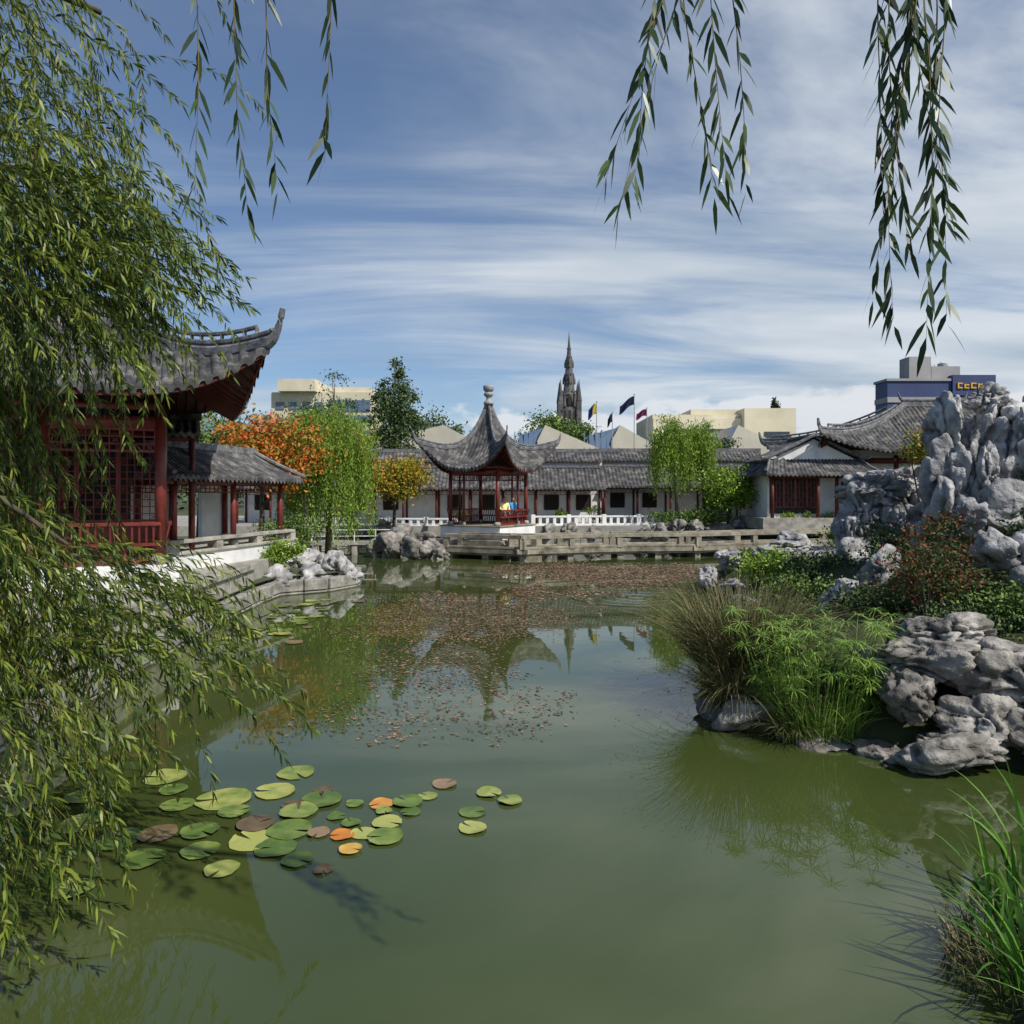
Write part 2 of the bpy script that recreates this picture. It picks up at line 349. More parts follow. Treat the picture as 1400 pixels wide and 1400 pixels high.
def lattice(mb,p,q,z0,z1,nx,nz,w=.03,fr=.06):
    p=Vector((p[0],p[1],0)); q=Vector((q[0],q[1],0)); Z=lambda z:Vector((0,0,z))
    for z in (z0,z1): mb.bar(p+Z(z),q+Z(z),fr)
    for a in (p,q): mb.bar(a+Z(z0),a+Z(z1),fr)
    for i in range(1,nx): a=p.lerp(q,i/nx); mb.bar(a+Z(z0),a+Z(z1),w)
    for j in range(1,nz): z=z0+(z1-z0)*j/nz; mb.bar(p+Z(z),q+Z(z),w*.9)
    for i in range(nx):
        for j in range(nz):
            if (i*3+j*5)%4==0:
                a=p.lerp(q,(i+.5)/nx); z=z0+(z1-z0)*(j+.5)/nz; hw=(q-p).length/nx*.28; hz=(z1-z0)/nz*.28; dd=(q-p).normalized()
                mb.bar(a-dd*hw+Z(z-hz),a+dd*hw+Z(z+hz),w*.7); mb.bar(a-dd*hw+Z(z+hz),a+dd*hw+Z(z-hz),w*.7)
def column(mb,mbs,x,y,z0,z1,r=.1):
    mb.tube([(x,y,z0+.16),(x,y,z1)],[r,r*.95],14)
    mbs.lathe((x,y,z0),[(r*1.5,0),(r*1.6,.05),(r*1.7,.1),(r*1.2,.18)],14)

# ---------------------------------------------------------------- pond, ground
pond=[(-6.2,1.2),(-6.0,5),(-6.1,9),(-6.4,12),(-6.8,16),(-7.0,20),(-6.9,21.5),(-5.7,22.4),(-5.1,23.6),(-5.4,25.5),(-7.6,28),(-9.5,32),(-10.2,37),(-9,40.5),
 (-2,41),(6,41.2),(14,41),(17.5,38.5),(17,34),(13,29),(8,25.5),(6.0,24),(5.6,22.2),(6.0,20),(5.6,16.5),(4.6,13.4),(3.4,11.2),(2.75,9.9),(2.9,9.2),(3.8,8.7),(5.0,8.1),(6.6,7.5),(7.6,6.7),(6.6,5.9),(4.6,5.5),(3.5,5.15),(3.0,4.7),(2.75,4.0),(2.75,1.2)]
hole=pond[:20]+[(11,25.2),(9.2,22),(8.8,16),(8,12.6),(8,10),(10.5,8.5),(10.5,5.2),(8,3.6),(5.6,2.6),(5.4,1.2)]
GZ=.5
bm=bmesh.new()
inner=[bm.verts.new((x,y,GZ)) for x,y in hole]
outer=[bm.verts.new((x,y,GZ)) for x,y in [(-3000,-400),(3000,-400),(3000,4000),(-3000,4000)]]
for ring in (inner,outer):
    for i in range(len(ring)): bm.edges.new((ring[i],ring[(i+1)%len(ring)]))
bmesh.ops.triangle_fill(bm,use_beauty=True,use_dissolve=False,edges=bm.edges[:])
me=bpy.data.meshes.new('ground'); bm.to_mesh(me); bm.free(); obj('ground',me,m_grass)
mb=MB(); mb.add([(x,y,0) for x,y in [(-14,.5),(22,.5),(22,44),(-14,44)]],[(0,1,2,3)]); mb.make('pond_water',m_water)
mb=MB(); n=len(pond)
for i in range(19):
    a=Vector((*pond[i],0)); c=Vector((*pond[(i+1)%n],0)); L_=(c-a).length; k=max(1,int(L_/.7)); d=(c-a)/k
    for j in range(k):
        for lv,(z,hh) in enumerate(((-.15,.36),(.22,.34),)):
            off=random.uniform(-.03,.03); m_=(a+d*(j+.5)); nn=Vector((d.y,-d.x,0)).normalized()
            ang=math.atan2(d.y,d.x); mb.box((m_.x+nn.x*off,m_.y+nn.y*off,z+random.uniform(-.01,.01)),(d.length*.985,.34,hh),ang)
mb.make('pond_bank_wall',m_bank,bevel=.03)
rows=[]; segs=[(pond[i],pond[(i+1)%len(pond)]) for i in range(19,len(pond)-1)]
NX,NY=76,124
for i in range(NX+1):
    row=[]
    for j in range(NY+1):
        x=2.0+15.5*i/NX; y=1.2+28.6*j/NY
        dmin=9
        for (ax,ay),(bx,by) in segs:
            t=max(0,min(1,((x-ax)*(bx-ax)+(y-ay)*(by-ay))/((bx-ax)**2+(by-ay)**2))); dmin=min(dmin,math.hypot(x-ax-t*(bx-ax),y-ay-t*(by-ay)))
        inside=False; k=len(pond); jj=k-1
        for ii in range(k):
            xi,yi=pond[ii]; xj,yj=pond[jj]
            if (yi>y)!=(yj>y) and x<(xj-xi)*(y-yi)/(yj-yi)+xi: inside=not inside
            jj=ii
        if inside: h=max(-.6,-.05-dmin*1.2)
        else:
            h=.04+.95*min(1,dmin/1.3)**.8+min(1,dmin/3.5)*1.25*math.exp(-((x-9.8)**2+(y-14)**2)/14)+.22*noise.noise(Vector((x*1.3,y*1.3,0)))*min(1,dmin)
            if y<6: h=min(h,.04+.5*min(1,dmin/1.2))
        if i==NX or j==NY: h=min(h,.2)
        row.append((x,y,h))
    rows.append(row)
mb=MB(); mb.grid(rows); mb.make('planted_bank',m_soil,smooth=True)

# ---------------------------------------------------------------- left bank terrace
mb=MB(); mb.prism([(-6.5,8.6),(-6.75,12),(-7.1,16),(-7.35,20),(-7.3,26),(-16,28),(-16,8.6)],.3,1.0)
mb.make('stone_terrace',m_pave)
mb=MB()
edge=[(-6.42,8.6),(-6.66,12),(-7.0,16),(-7.22,20)]
for i in range(3):
    a=Vector((*edge[i],0)); c=Vector((*edge[i+1],0)); k=4; d=(c-a)/k; ang=math.atan2(d.y,d.x)
    for j in range(k):
        m_=a+d*(j+.5); mb.box((m_.x,m_.y,.99),(d.length*.99,.5,.16),ang)
        mb.box((m_.x+.02,m_.y,.68),(d.length*.97,.30,.42),ang)
mb.make('terrace_kerb',m_stone,bevel=.02)

# ---------------------------------------------------------------- left hall pavilion
hall=empty('lakeside_pavilion',(-9.9,15.8,0),D2R(25))
hip_roof(hall,3.8,3.2,1.2,4.95,6.9,.95,flare=.07,p=4.5,q=2.0,ga=.55,gk=2.0,sp=.21,amp=.058,nt=22,tip=(.42,.62),ridge_r=.1,raf_sp=.22)
mb=MB(); ms=MB(); F=1.5
for x in (-2.1,0,2.1):
    for y in (-1.5,1.5): column(mb,ms,x,y,F,4.75,.115)
for y in (-1.5,1.5): mb.bar((-2.1,y,4.45),(2.1,y,4.45),.12,.24); mb.bar((-2.1,y,4.78),(2.1,y,4.78),.16,.14)
for x in (-2.1,2.1): mb.bar((x,-1.5,4.45),(x,1.5,4.45),.12,.24); mb.bar((x,-1.5,4.78),(x,1.5,4.78),.16,.14)
mb.make('columns',m_red,hall,True); ms.make('column_bases',m_stone,hall,True)
mb=MB()
for x0,x1 in ((-2.0,-.1),(.1,2.0)):
    lattice(mb,(x0,-1.5),(x1,-1.5),3.85,4.3,9,3,.025,.05)
lattice(mb,(2.1,-1.4),(2.1,1.4),3.85,4.3,12,3,.025,.05)
for i in range(5):
    x0=-2.05+i*.82; lattice(mb,(x0,.35),(x0+.78,.35),F+.85,4.1,5,11,.022,.055); mb.box((x0+.39,.35,F+.42),(.76,.05,.78))
mb.make('lattice_screens',m_red,hall)
mb=MB(); bench_rail(mb,(-2.1,-1.5),(2.1,-1.5),F,out=(0,-1)); bench_rail(mb,(2.1,-1.5),(2.1,1.4),F,out=(1,0)); mb.make('bench_railing',m_red,hall)
mb=MB(); mb.box((0,0,1.25),(4.9,3.7,.5)); mb.make('plinth',m_white,hall,bevel=.02)
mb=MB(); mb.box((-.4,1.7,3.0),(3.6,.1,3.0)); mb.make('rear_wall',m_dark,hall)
mb=MB(); slope(mb,(1.3,2.1,4.5),(3.0,2.1,4.5),(1.3,3.0,4.95),(3.0,3.0,4.95),sp=.2); slope(mb,(3.0,3.9,4.5),(1.3,3.9,4.5),(3.0,3.0,4.95),(1.3,3.0,4.95),sp=.2); mb.box((2.15,3.0,5.03),(1.8,.16,.18)); mb.make('link_roof',m_tile,hall)
mb=MB(); ms=MB()
for x in (1.5,2.8):
    for y in (2.4,3.6): column(mb,ms,x,y,F-.2,4.5,.07)
mb.bar((1.4,2.4,4.4),(2.9,2.4,4.4),.08,.14); mb.make('link_columns',m_dred,hall,True); ms.make('link_column_bases',m_stone,hall)

# ---------------------------------------------------------------- left covered gallery
gal=empty('covered_gallery',(-9.05,21.4,0),math.atan2(-1.3,6.0))
mb=MB()
slope(mb,(1.5,-3.2,3.40),(1.5,3.2,3.40),(0,-2.6,4.25),(0,2.6,4.25),sp=.2,nt=12)
slope(mb,(-1.5,3.2,3.40),(-1.5,-3.2,3.40),(0,2.6,4.25),(0,-2.6,4.25),sp=.2)
slope(mb,(1.5,-3.2,3.40),(-1.5,-3.2,3.40),(.02,-2.6,4.25),(-.02,-2.6,4.25),sp=.2)
slope(mb,(1.5,3.2,3.40),(-1.5,3.2,3.40),(.02,2.6,4.25),(-.02,2.6,4.25),sp=.2)
mb.make('roof_tiles',m_tile,gal)
mb=MB(); mb.box((0,0,4.34),(.16,5.4,.2))
for s in (-1,1):
    for t in (-1,1): mb.tube([(0,s*2.6,4.34),(t*.75,s*2.9,3.90),(t*1.55,s*3.28,3.5)],.06,6)
mb.make('roof_ridges',m_ridge,gal)
mb=MB(); mb.add([(1.45,-3.15,3.3),(1.45,3.15,3.3),(0,2.6,4.12),(0,-2.6,4.12)],[(0,1,2,3)]); mb.add([(-1.45,-3.15,3.3),(-1.45,3.15,3.3),(0,2.6,4.12),(0,-2.6,4.12)],[(0,1,2,3)])
for i in range(30): y=-2.9+i*.2; mb.bar((.6,y*.93,3.72),(1.46,y,3.28),.05,.06)
mb.make('soffit',m_wood,gal)
mb=MB(); ms=MB()
for y in (-2.6,0,2.6):
    for x in (1.0,-1.0): column(mb,ms,x,y,1.46,3.35,.085)
for x in (1.0,-1.0): mb.bar((x,-3,3.3),(x,2.9,3.3),.1,.18)
mb.bar((-1,2.6,3.3),(1,2.6,3.3),.1,.18); mb.bar((-1,-2.6,3.3),(1,-2.6,3.3),.1,.18)
mb.make('columns',m_red,gal,True); ms.make('column_bases',m_stone,gal,True)
mb=MB()
for y0,y1 in ((-2.5,-.1),(.1,2.5)): lattice(mb,(1.0,y0),(1.0,y1),3.0,3.2,12,2,.02,.035)
lattice(mb,(-.9,-2.6),(.9,-2.6),3.0,3.2,10,2,.02,.035)
mb.make('hanging_lattice',m_dred,gal)
mb=MB(); mb.box((0,0,1.08),(2.5,6.3,.72)); mb.make('plinth',m_white,gal,bevel=.02)
mb=MB(); mb.box((0,0,1.45),(2.62,6.42,.07))
for y in (-3,-1,1,3): mb.box((1.1,y,1.58),(.3,.3,.2))
mb.box((1.1,0,1.74),(.34,6.2,.09)); mb.make('stone_seat',m_stone,gal,bevel=.01)
mb=MB(); mb.box((-1.15,-1.6,2.4),(.12,3.2,1.9)); mb.box((-1.15,2.3,2.4),(.12,1.6,1.9)); mb.make('rear_wall',m_white,gal)

# ---------------------------------------------------------------- centre pavilion
PC=(-1.15,36.0)
pav=empty('water_pavilion',(PC[0],PC[1],0),D2R(45+14.5))
s2=3.15/math.sqrt(2)
hip_roof(pav,s2,s2,0.0,4.1,7.4,1.25,flare=.10,p=2.6,q=1.7,ga=.28,gk=3.4,sp=.2,amp=.05,nt=16,tip=(.35,.55),ridge_r=.085,raf_sp=.28,top_ridge=False)
mb=MB(); mb.lathe((0,0,7.3),[(r_*.72,z_*.98) for r_,z_ in [(.34,0),(.36,.12),(.22,.2),(.17,.3),(.16,.36),(.28,.44),(.36,.52),(.30,.60),(.20,.64),(.30,.68),(.37,.76),(.40,.92),(.36,.96),(.30,.98)]],10); mb.make('roof_finial',flat('finial_stone',(.30,.31,.32)),pav,True)
c=1.9/math.sqrt(2); mb=MB(); ms=MB(); F=1.42
cols=[(x,y) for x in (-c,c) for y in (-c,c)]+[(-c,.55),(c,-.55),(.55,-c),(-.55,c)]
for x,y in cols: column(mb,ms,x,y,F,4.15,.095 if abs(x)==abs(y) else .055)
cs_=[(-c,-c),(c,-c),(c,c),(-c,c)]
for i in range(4):
    a,b_=cs_[i],cs_[(i+1)%4]; mb.bar((*a,3.95),(*b_,3.95),.1,.2); mb.bar((*a,4.18),(*b_,4.18),.12,.1)
mb.make('columns',m_red,pav,True); ms.make('column_bases',m_stone,pav,True)
mb=MB()
for i in range(4):
    a,b_=cs_[i],cs_[(i+1)%4]; lattice(mb,a,b_,3.58,3.84,14,2,.018,.035)
mb.make('hanging_lattice',m_red,pav)
mb=MB(); outs=[(0,-1),(1,0),(0,1),(-1,0)]
for i in range(3): bench_rail(mb,cs_[i],cs_[(i+1)%4],F,seat=.40,h=.72,out=outs[i],sp=.13)
mb.make('bench_railing',m_red,pav)
mb=MB(); k=c+.35; mb.box((0,0,1.1),(2*k,2*k,.64)); mb.make('plinth',m_white,pav,bevel=.02)
mb=MB(); mb.box((0,0,.3),(2*k+.5,2*k+.5,.95)); mb.box((0,0,1.40),(2*k+.1,2*k+.1,.06)); mb.make('foundation',m_tan,pav,bevel=.02)

# ---------------------------------------------------------------- people
def person(name,loc,rz,shirt,trous,hairc,skin=(.55,.35,.26)):
    e=empty(name,loc,rz)
    V=[(0,0,.10),(0,.02,.28),(0,.01,.44),(0,0,.56),(0,-.01,.63),
       (-.10,-.02,.09),(-.12,-.42,.10),(-.12,-.44,-.32),(-.12,-.56,-.38),
       (.10,-.02,.09),(.12,-.42,.10),(.12,-.44,-.32),(.12,-.56,-.38),
       (-.17,.01,.52),(-.24,-.02,.28),(-.12,-.22,.17),(-.09,-.29,.16),
       (.17,.01,.52),(.24,-.02,.28),(.12,-.22,.17),(.09,-.29,.16)]
    E=[(0,1),(1,2),(2,3),(3,4),(0,5),(5,6),(6,7),(7,8),(0,9),(9,10),(10,11),(11,12),(2,13),(13,14),(14,15),(15,16),(2,17),(17,18),(18,19),(19,20)]
    R=[.135,.13,.14,.055,.05,.095,.07,.05,.045,.095,.07,.05,.045,.065,.045,.035,.032,.065,.045,.035,.032]
    me=bpy.data.meshes.new(name+'_b'); me.from_pydata(V,E,[]); o=bpy.data.objects.new('tmp',me); scene.collection.objects.link(o)
    o.modifiers.new('s','SKIN'); o.modifiers.new('ss','SUBSURF').levels=2
    for i,sv in enumerate(me.skin_vertices[0].data): sv.radius=(R[i],R[i]*.8 if i<3 else R[i]); sv.use_root=(i==0)
    dg=bpy.context.evaluated_depsgraph_get(); me2=bpy.data.meshes.new_from_object(o.evaluated_get(dg)); bpy.data.objects.remove(o)
    me2.materials.clear()
    for m_ in (flat(name+'_shirt',shirt),flat(name+'_trousers',trous),flat(name+'_skin',skin),flat(name+'_shoes',(.03,.03,.03))): me2.materials.append(m_)
    grp={0:1,1:0,2:0,3:2,4:2,5:1,6:1,7:1,8:3,9:1,10:1,11:1,12:3,13:0,14:0,15:0,16:2,17:0,18:0,19:0,20:2}
    for pl in me2.polygons:
        cc_=pl.center; i=min(range(len(V)),key=lambda k:(Vector(V[k])-cc_).length-R[k]*.5); pl.material_index=grp[i]; pl.use_smooth=True
    obj('body',me2,None,e)
    mb=MB(); n=16; rows=12; vs=[];fs=[]
    for i in range(rows+1):
        ph=math.pi*i/rows
        for k in range(n):
            th=2*math.pi*k/n; x=.075*math.sin(ph)*math.cos(th); y=.095*math.sin(ph)*math.sin(th); z=.12*math.cos(ph)
            if z<0: x*=1-.25*(-z/.12)
            if y<-.08 and abs(x)<.02 and -.04<z<.02: y-=.022
            vs.append((x,y-.02,z+.74))
    for i in range(rows):
        for k in range(n): fs.append((i*n+k,(i+1)*n+k,(i+1)*n+(k+1)%n,i*n+(k+1)%n))
    mb.add(vs,fs); mb.mi=1
    vs=[];fs=[]
    for i in range(7):
        for k in range(n):
            th=2*math.pi*k/n; ph=(.5+.15*math.sin(th))*math.pi*i/6*(1.1 if math.sin(th)>0 else .75)
            vs.append((.085*math.sin(ph)*math.cos(th),.106*math.sin(ph)*math.sin(th)-.015,.13*math.cos(ph)+.742))
    for i in range(6):
        for k in range(n): fs.append((i*n+k,(i+1)*n+k,(i+1)*n+(k+1)%n,i*n+(k+1)%n))
    mb.add(vs,fs); mb.mi=2
    for sx in (-1,1): mb.box((sx*.03,-.108,.755),(.018,.01,.01))
    mb.box((0,-.108,.685),(.045,.01,.009)); mb.mi=0
    for sx in (-1,1): mb.box((sx*.078,-.015,.74),(.015,.03,.05))
    mb.tube([(0,0,.58),(0,-.01,.68)],.048,8)
    for sx in (-1,1):
        for f in range(4):
            x=sx*(.065+.018*f); mb.tube([(x,-.29,.165),(x,-.33,.168),(x,-.355+.004*f,.155)],[.010,.009,.007],5)
        mb.tube([(sx*.06,-.27,.165),(sx*.04,-.30,.17)],[.011,.008],5)
    mb.make('head_and_hands',[flat(name+'_skin2',skin),flat(name+'_hair',hairc),flat(name+'_features',(.05,.02,.02))],e,True)
    return e
# both sit on a bench just inside the front railing, facing the pond
person('seated_man',(.06,35.98,F+.50),D2R(10),(.06,.38,.85),(.05,.06,.10),(.30,.26,.22))
person('seated_woman',(-.36,35.74,F+.50),D2R(20),(.90,.84,.40),(.35,.36,.38),(.12,.07,.04))
mb=MB(); mb.bar((.40,36.17,F+.45),(-.66,35.56,F+.45),.42,.06); mb.bar((.3,36.1,F+.0),(.3,36.12,F+.42),.25); mb.bar((-.55,35.62,F+.0),(-.55,35.64,F+.42),.25); mb.make('timber_bench',m_red)

# ---------------------------------------------------------------- zigzag bridge
br=empty('zigzag_bridge',(0,0,0))
P=[(-3.0,33.2),(.45,31.7),(4.9,33.3),(8.6,33.7),(11.6,34.9),(16.5,36.4)]
md=MB(); mr_=MB()
for i in range(len(P)-1):
    a=Vector((*P[i],0)); b_=Vector((*P[i+1],0)); d=(b_-a); L_=d.length; d.normalize(); nrm=Vector((-d.y,d.x,0))
    mid=(a+b_)/2+nrm*.75; ang=math.atan2(d.y,d.x)
    md.box((mid.x,mid.y,.40+.003*i),(L_+.5,1.5,.22),ang)
    md.box((mid.x,mid.y,.25+.003*i),(L_+.3,1.3,.10),ang)
    for side in (0.06,1.44):
        k=max(1,int(round(L_/2.6)))
        for j in range(k+1):
            q=a+d*(L_*j/k)+nrm*side; mr_.box((q.x,q.y,.74),(.26,.19,.50),ang)
        m_=(a+b_)/2+nrm*side; mr_.box((m_.x,m_.y,1.04+.002*i),(L_+.16,.24,.17),ang)
        mr_.box((m_.x,m_.y,.56+.002*i),(L_+.1,.15,.10),ang)
    for t in (0.02,.5):
        q=a+d*L_*t+nrm*.75; md.box((q.x,q.y,-.1),(.3,1.2,.66),ang)
md.make('deck',m_tan,br,bevel=.015); mr_.make('stone_railing',m_tan,br,bevel=.015)
fb=empty('low_footbridge',(-7.6,35.5,0),D2R(6)); md=MB(); md.box((0,0,.55),(4.2,1.0,.14))
for x in (-1.8,0,1.8): md.box((x,0,.1),(.25,.9,.8))
md.make('deck',m_stone,fb); md=MB()
for x in (-2,-1,0,1,2): md.box((x,-.45,.9),(.05,.05,.6))
for z in (.9,1.2): md.bar((-2,-.45,z),(2,-.45,z),.04)
md.make('railing',m_white,fb)

# ---------------------------------------------------------------- far terrace and back gallery
mb=MB(); mb.prism([(-30,41.6),(30,41.6),(30,60),(-30,60)],.3,1.08); mb.make('far_terrace',m_pave)
def back_gallery(name,x0,x1,y,zoff=0,ncol=2.0):
    e=empty(name,(0,y,zoff)); mt=MB()
    slope(mt,(x0,-1.6,3.25),(x1,-1.6,3.25),(x0,.3,4.55),(x1,.3,4.55),sp=.24,amp=.06)
    slope(mt,(x0,.1,5.0),(x1,.1,5.0),(x0,1.1,5.6),(x1,1.1,5.6),sp=.24,amp=.06)
    slope(mt,(x1,2.3,5.0),(x0,2.3,5.0),(x1,1.1,5.6),(x0,1.1,5.6),sp=.24,amp=.06,sub=3)
    mt.make('roof_tiles',m_tile,e)
    mr=MB(); mr.box(((x0+x1)/2,1.1,5.68),(x1-x0,.2,.22)); mr.box(((x0+x1)/2,.26,4.62),(x1-x0,.14,.14))
    mr.make('roof_ridges',m_ridge,e)
    mw=MB(); mw.box(((x0+x1)/2,.5,2.9),(x1-x0,.2,4.2)); mw.make('white_wall',m_white,e)
    ms=MB(); ms.add([(x0,-1.55,3.12),(x1,-1.55,3.12),(x1,.35,4.4),(x0,.35,4.4)],[(0,1,2,3)]); ms.add([(x0,.12,4.88),(x1,.12,4.88),(x1,.42,5.0),(x0,.42,5.0)],[(0,1,2,3)]); ms.make('soffit',m_wood,e)
    mc=MB(); mf=MB(); mg=MB(); n=int((x1-x0)/ncol)
    for i in range(n+1):
        x=x0+.15+(x1-x0-.3)*i/n; mc.tube([(x,-1.15,1.08),(x,-1.15,3.2)],.075,10); mc.box((x,.36,2.2),(.12,.08,2.2))
        if i<n:
            xm=x+(x1-x0-.3)/n/2
            if i%3!=2:
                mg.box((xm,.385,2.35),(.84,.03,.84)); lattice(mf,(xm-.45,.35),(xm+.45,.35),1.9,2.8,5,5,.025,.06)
    mc.bar((x0,-1.15,3.15),(x1,-1.15,3.15),.1,.16); lattice(mc,(x0,-1.15),(x1,-1.15),2.85,3.02,int((x1-x0)/.3),1,.025,.03)
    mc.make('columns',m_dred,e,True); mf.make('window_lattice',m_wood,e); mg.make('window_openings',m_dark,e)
    return e
back_gallery('back_gallery',-17,5.7,46.0); back_gallery('back_gallery',5.7,16.5,47.5,.12)
def balustrade(name,p,q,z,h=.6,mat=None,sp=.42,w=.2):
    mb=MB(); a=Vector((*p,0)); b_=Vector((*q,0)); d=(b_-a); L_=d.length; d.normalize(); ang=math.atan2(d.y,d.x); n=int(L_/sp)
    for i in range(n+1):
        c_=a+d*(L_*i/n); big=i%5==0
        mb.box((c_.x,c_.y,z+h*(.5 if not big else .58)),(w*(.85 if not big else 1.2),.14 if not big else .22,h*(.8 if not big else 1.16)),ang)
    m_=(a+b_)/2; mb.box((m_.x,m_.y,z+h*.94),(L_,.19,.1),ang); mb.box((m_.x,m_.y,z+.05),(L_,.2,.12),ang)
    return mb.make(name,mat or m_white,bevel=.01)
balustrade('white_balustrade',(1.2,41.9),(9.5,43.2),1.08,.55)
balustrade('white_balustrade',(-11.5,42.4),(-3.2,41.9),1.0,.5)
balustrade('white_balustrade',(14.2,39.6),(17.6,39.4),1.2,.5)

# ---------------------------------------------------------------- right hall
rh=empty('tea_house',(24.5,42.6,0))
hip_roof(rh,8.0,4.2,1.6,5.1,8.0,1.0,flare=.04,p=4,q=2.0,ga=.5,gk=1.8,sp=.26,amp=.065,nt=12,tip=(.4,.7),ridge_r=.12,raf_sp=.4)
mb=MB(); mb.box((0,.2,3.2),(12.6,5.6,4.2)); mb.make('walls',m_white,rh)
mb=MB(); ms=MB()
for x in (-6.4,-3.8,-1.2,1.4,4,6.4): column(mb,ms,x,-3.2,1.2,5.0,.13)
mb.bar((-6.5,-3.2,4.7),(6.5,-3.2,4.7),.12,.3); mb.make('columns',m_dred,rh,True); ms.make('column_bases',m_stone,rh)
an=empty('tea_house_annex',(16.2,41.0,0))
mb=MB()
slope(mb,(-2.6,-1.9,4.75),(-2.6,2.0,4.75),(0,-1.9,5.95),(0,2.0,5.95),sp=.24); slope(mb,(2.6,2.0,4.75),(2.6,-1.9,4.75),(0,2.0,5.95),(0,-1.9,5.95),sp=.24)
slope(mb,(-2.9,-2.9,3.95),(2.9,-2.9,3.95),(-2.4,-1.75,4.75),(2.4,-1.75,4.75),sp=.22)
slope(mb,(-3.4,2.0,3.95),(-2.9,-2.9,3.95),(-2.5,2.0,4.7),(-2.4,-1.75,4.75),sp=.22)
mb.make('roof_tiles',m_tile,an)
mb=MB(); mb.tube([(0,-1.95,6.08),(0,2,6.08)],.1,6)
for s in (-1,1): mb.tube([(0,-1.92,6.08),(s*1.3,-1.92,5.42),(s*2.6,-1.92,4.84),(s*2.9,-1.95,4.85)],.09,6); mb.tube([(s*2.4,-1.8,4.84),(s*2.7,-2.45,4.35),(s*2.95,-2.95,4.08),(s*3.1,-3.2,4.2)],.07,6)
mb.make('roof_ridges',m_ridge,an)
mb=MB(); mb.add([(-2.35,-1.75,4.7),(2.35,-1.75,4.7),(0,-1.75,5.85)],[(0,1,2)]); mb.box((0,.2,3.2),(4.9,3.7,3.2)); mb.make('walls',m_white,an)
mb=MB()
for i in range(4): lattice(mb,(-2.2+i*.62,-1.72),(-1.64+i*.62,-1.72),2.2,3.75,3,6,.03,.05)
mb.make('window_lattice',m_red,an)
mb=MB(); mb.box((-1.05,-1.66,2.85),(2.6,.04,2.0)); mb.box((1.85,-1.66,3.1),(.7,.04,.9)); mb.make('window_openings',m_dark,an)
mb=MB(); ms=MB()
for x in (-2.5,-.1,.9,2.5): column(mb,ms,x,-2.5,1.3,4.0,.1)
mb.bar((-2.7,-2.5,3.85),(2.7,-2.5,3.85),.1,.2); mb.make('columns',m_dred,an,True); ms.make('column_bases',m_stone,an)
mb=MB(); mb.box((0,-.4,1.35),(6.2,4.9,.6)); mb.make('plinth',m_stone,an)
mb=MB(); mb.box((18.0,38.0,2.35),(.75,.4,2.5)); mb.box((19.3,38.3,2.3),(1.7,.25,2.4)); mb.mi=1
slope(mb,(17.4,37.5,3.65),(20.3,37.5,3.65),(17.4,38.1,4.0),(20.3,38.1,4.0)); mb.make('garden_gate_wall',[m_white,m_tile])

# ---------------------------------------------------------------- city beyond
mus=empty('museum_building',(0,0,0)); mb=MB(); mg=MB()
def tooth(x0,xp,x1,y0,y1,zb,zp,zl):
    vs=[(x0,y0,zb),(x1,y0,zb),(x1,y0,zl),(xp,y0,zp),(x0,y0,zp-1.6),(x0,y1,zb),(x1,y1,zb),(x1,y1,zl),(xp,y1,zp),(x0,y1,zp-1.6)]
    mb.add(vs,[(0,1,2,3,4),(9,8,7,6,5),(1,6,7,2),(2,7,8,3),(0,4,9,5)])
    mg.add([vs[4],vs[3],vs[8],vs[9]],[(0,1,2,3)])
for (a,p_,c_) in ((-14,-7.0,-2.0),(2.6,3.4,9.6),(10.2,11.1,15.8),(22.4,23.2,29)):
    tooth(a,p_,c_,75,84,1,9.9,7.2)
mb.box2((-16,80,1),(32,92,8.2))
mb.make('sawtooth_roof_walls',m_cream2,mus); mg.make('rooflight_glazing',m_bglass,mus)
mg=MB()
for x0,x1 in ((0.2,3.2),(7.4,10.9)):
    mg.add([(x0,74.9,7.2),(x1,74.9,7.2),(x1,76,9.7),(x0+.6,76,8.9)],[(0,1,2,3)])
    for i in range(7): x=x0+(x1-x0)*i/6; mg.bar((x,74.85,7.2),(x+.1,75.9,9.3),.08)
mg.make('glazed_gables',m_bglass,mus)
cb=empty('cream_office_block',(0,0,0)); mb=MB(); mb.box2((17,88,1),(27.6,100,11.9)); mb.box2((27.65,87,1),(33.8,99,13.0)); mb.box2((17,88.5,11.9),(27.6,100,12.4)); mb.box2((22,90,12.4),(30,98,13.2))
mb.make('walls',m_cream,cb); mb=MB(); mb.box2((30,86.9,9.3),(33,86.97,10.2)); mb.box2((19,87.9,10.2),(26,87.97,10.6)); mb.make('windows',m_glass,cb)
ho=empty('hotel_building',(0,0,0)); mb=MB(); mb.box2((-52,158,1),(-30.4,172,24.6)); mb.box2((-50,156,24.6),(-42,170,27.2)); mb.box2((-40,160,24.6),(-31,170,26.0)); mb.box2((-57,160,1),(-52,172,20)); mb.make('walls',m_cream,ho)
mb=MB()
for k in range(6): mb.box2((-39.5,157.8,4+3.3*k),(-30.6,157.95,6.4+3.3*k))
for k in range(6):
    for j in range(4): mb.box2((-51+j*2.8,157.8,4.4+3.3*k),(-49.2+j*2.8,157.95,6.0+3.3*k))
mb.make('windows',m_bglass,ho)
bl=empty('blue_office_building',(0,0,0)); mb=MB(); mb.box2((77,150,1),(98.5,155,25.8)); mb.box2((90.1,149.5,22.8),(98.9,155.2,27.0)); mb.make('walls',m_bluew,bl)
mb=MB()
for k in range(5): mb.box2((76.9,149.8,4.6+4.2*k),(98.6,149.95,5.7+4.2*k)); mb.box2((76.8,150,4.6+4.2*k),(76.95,155,5.7+4.2*k))
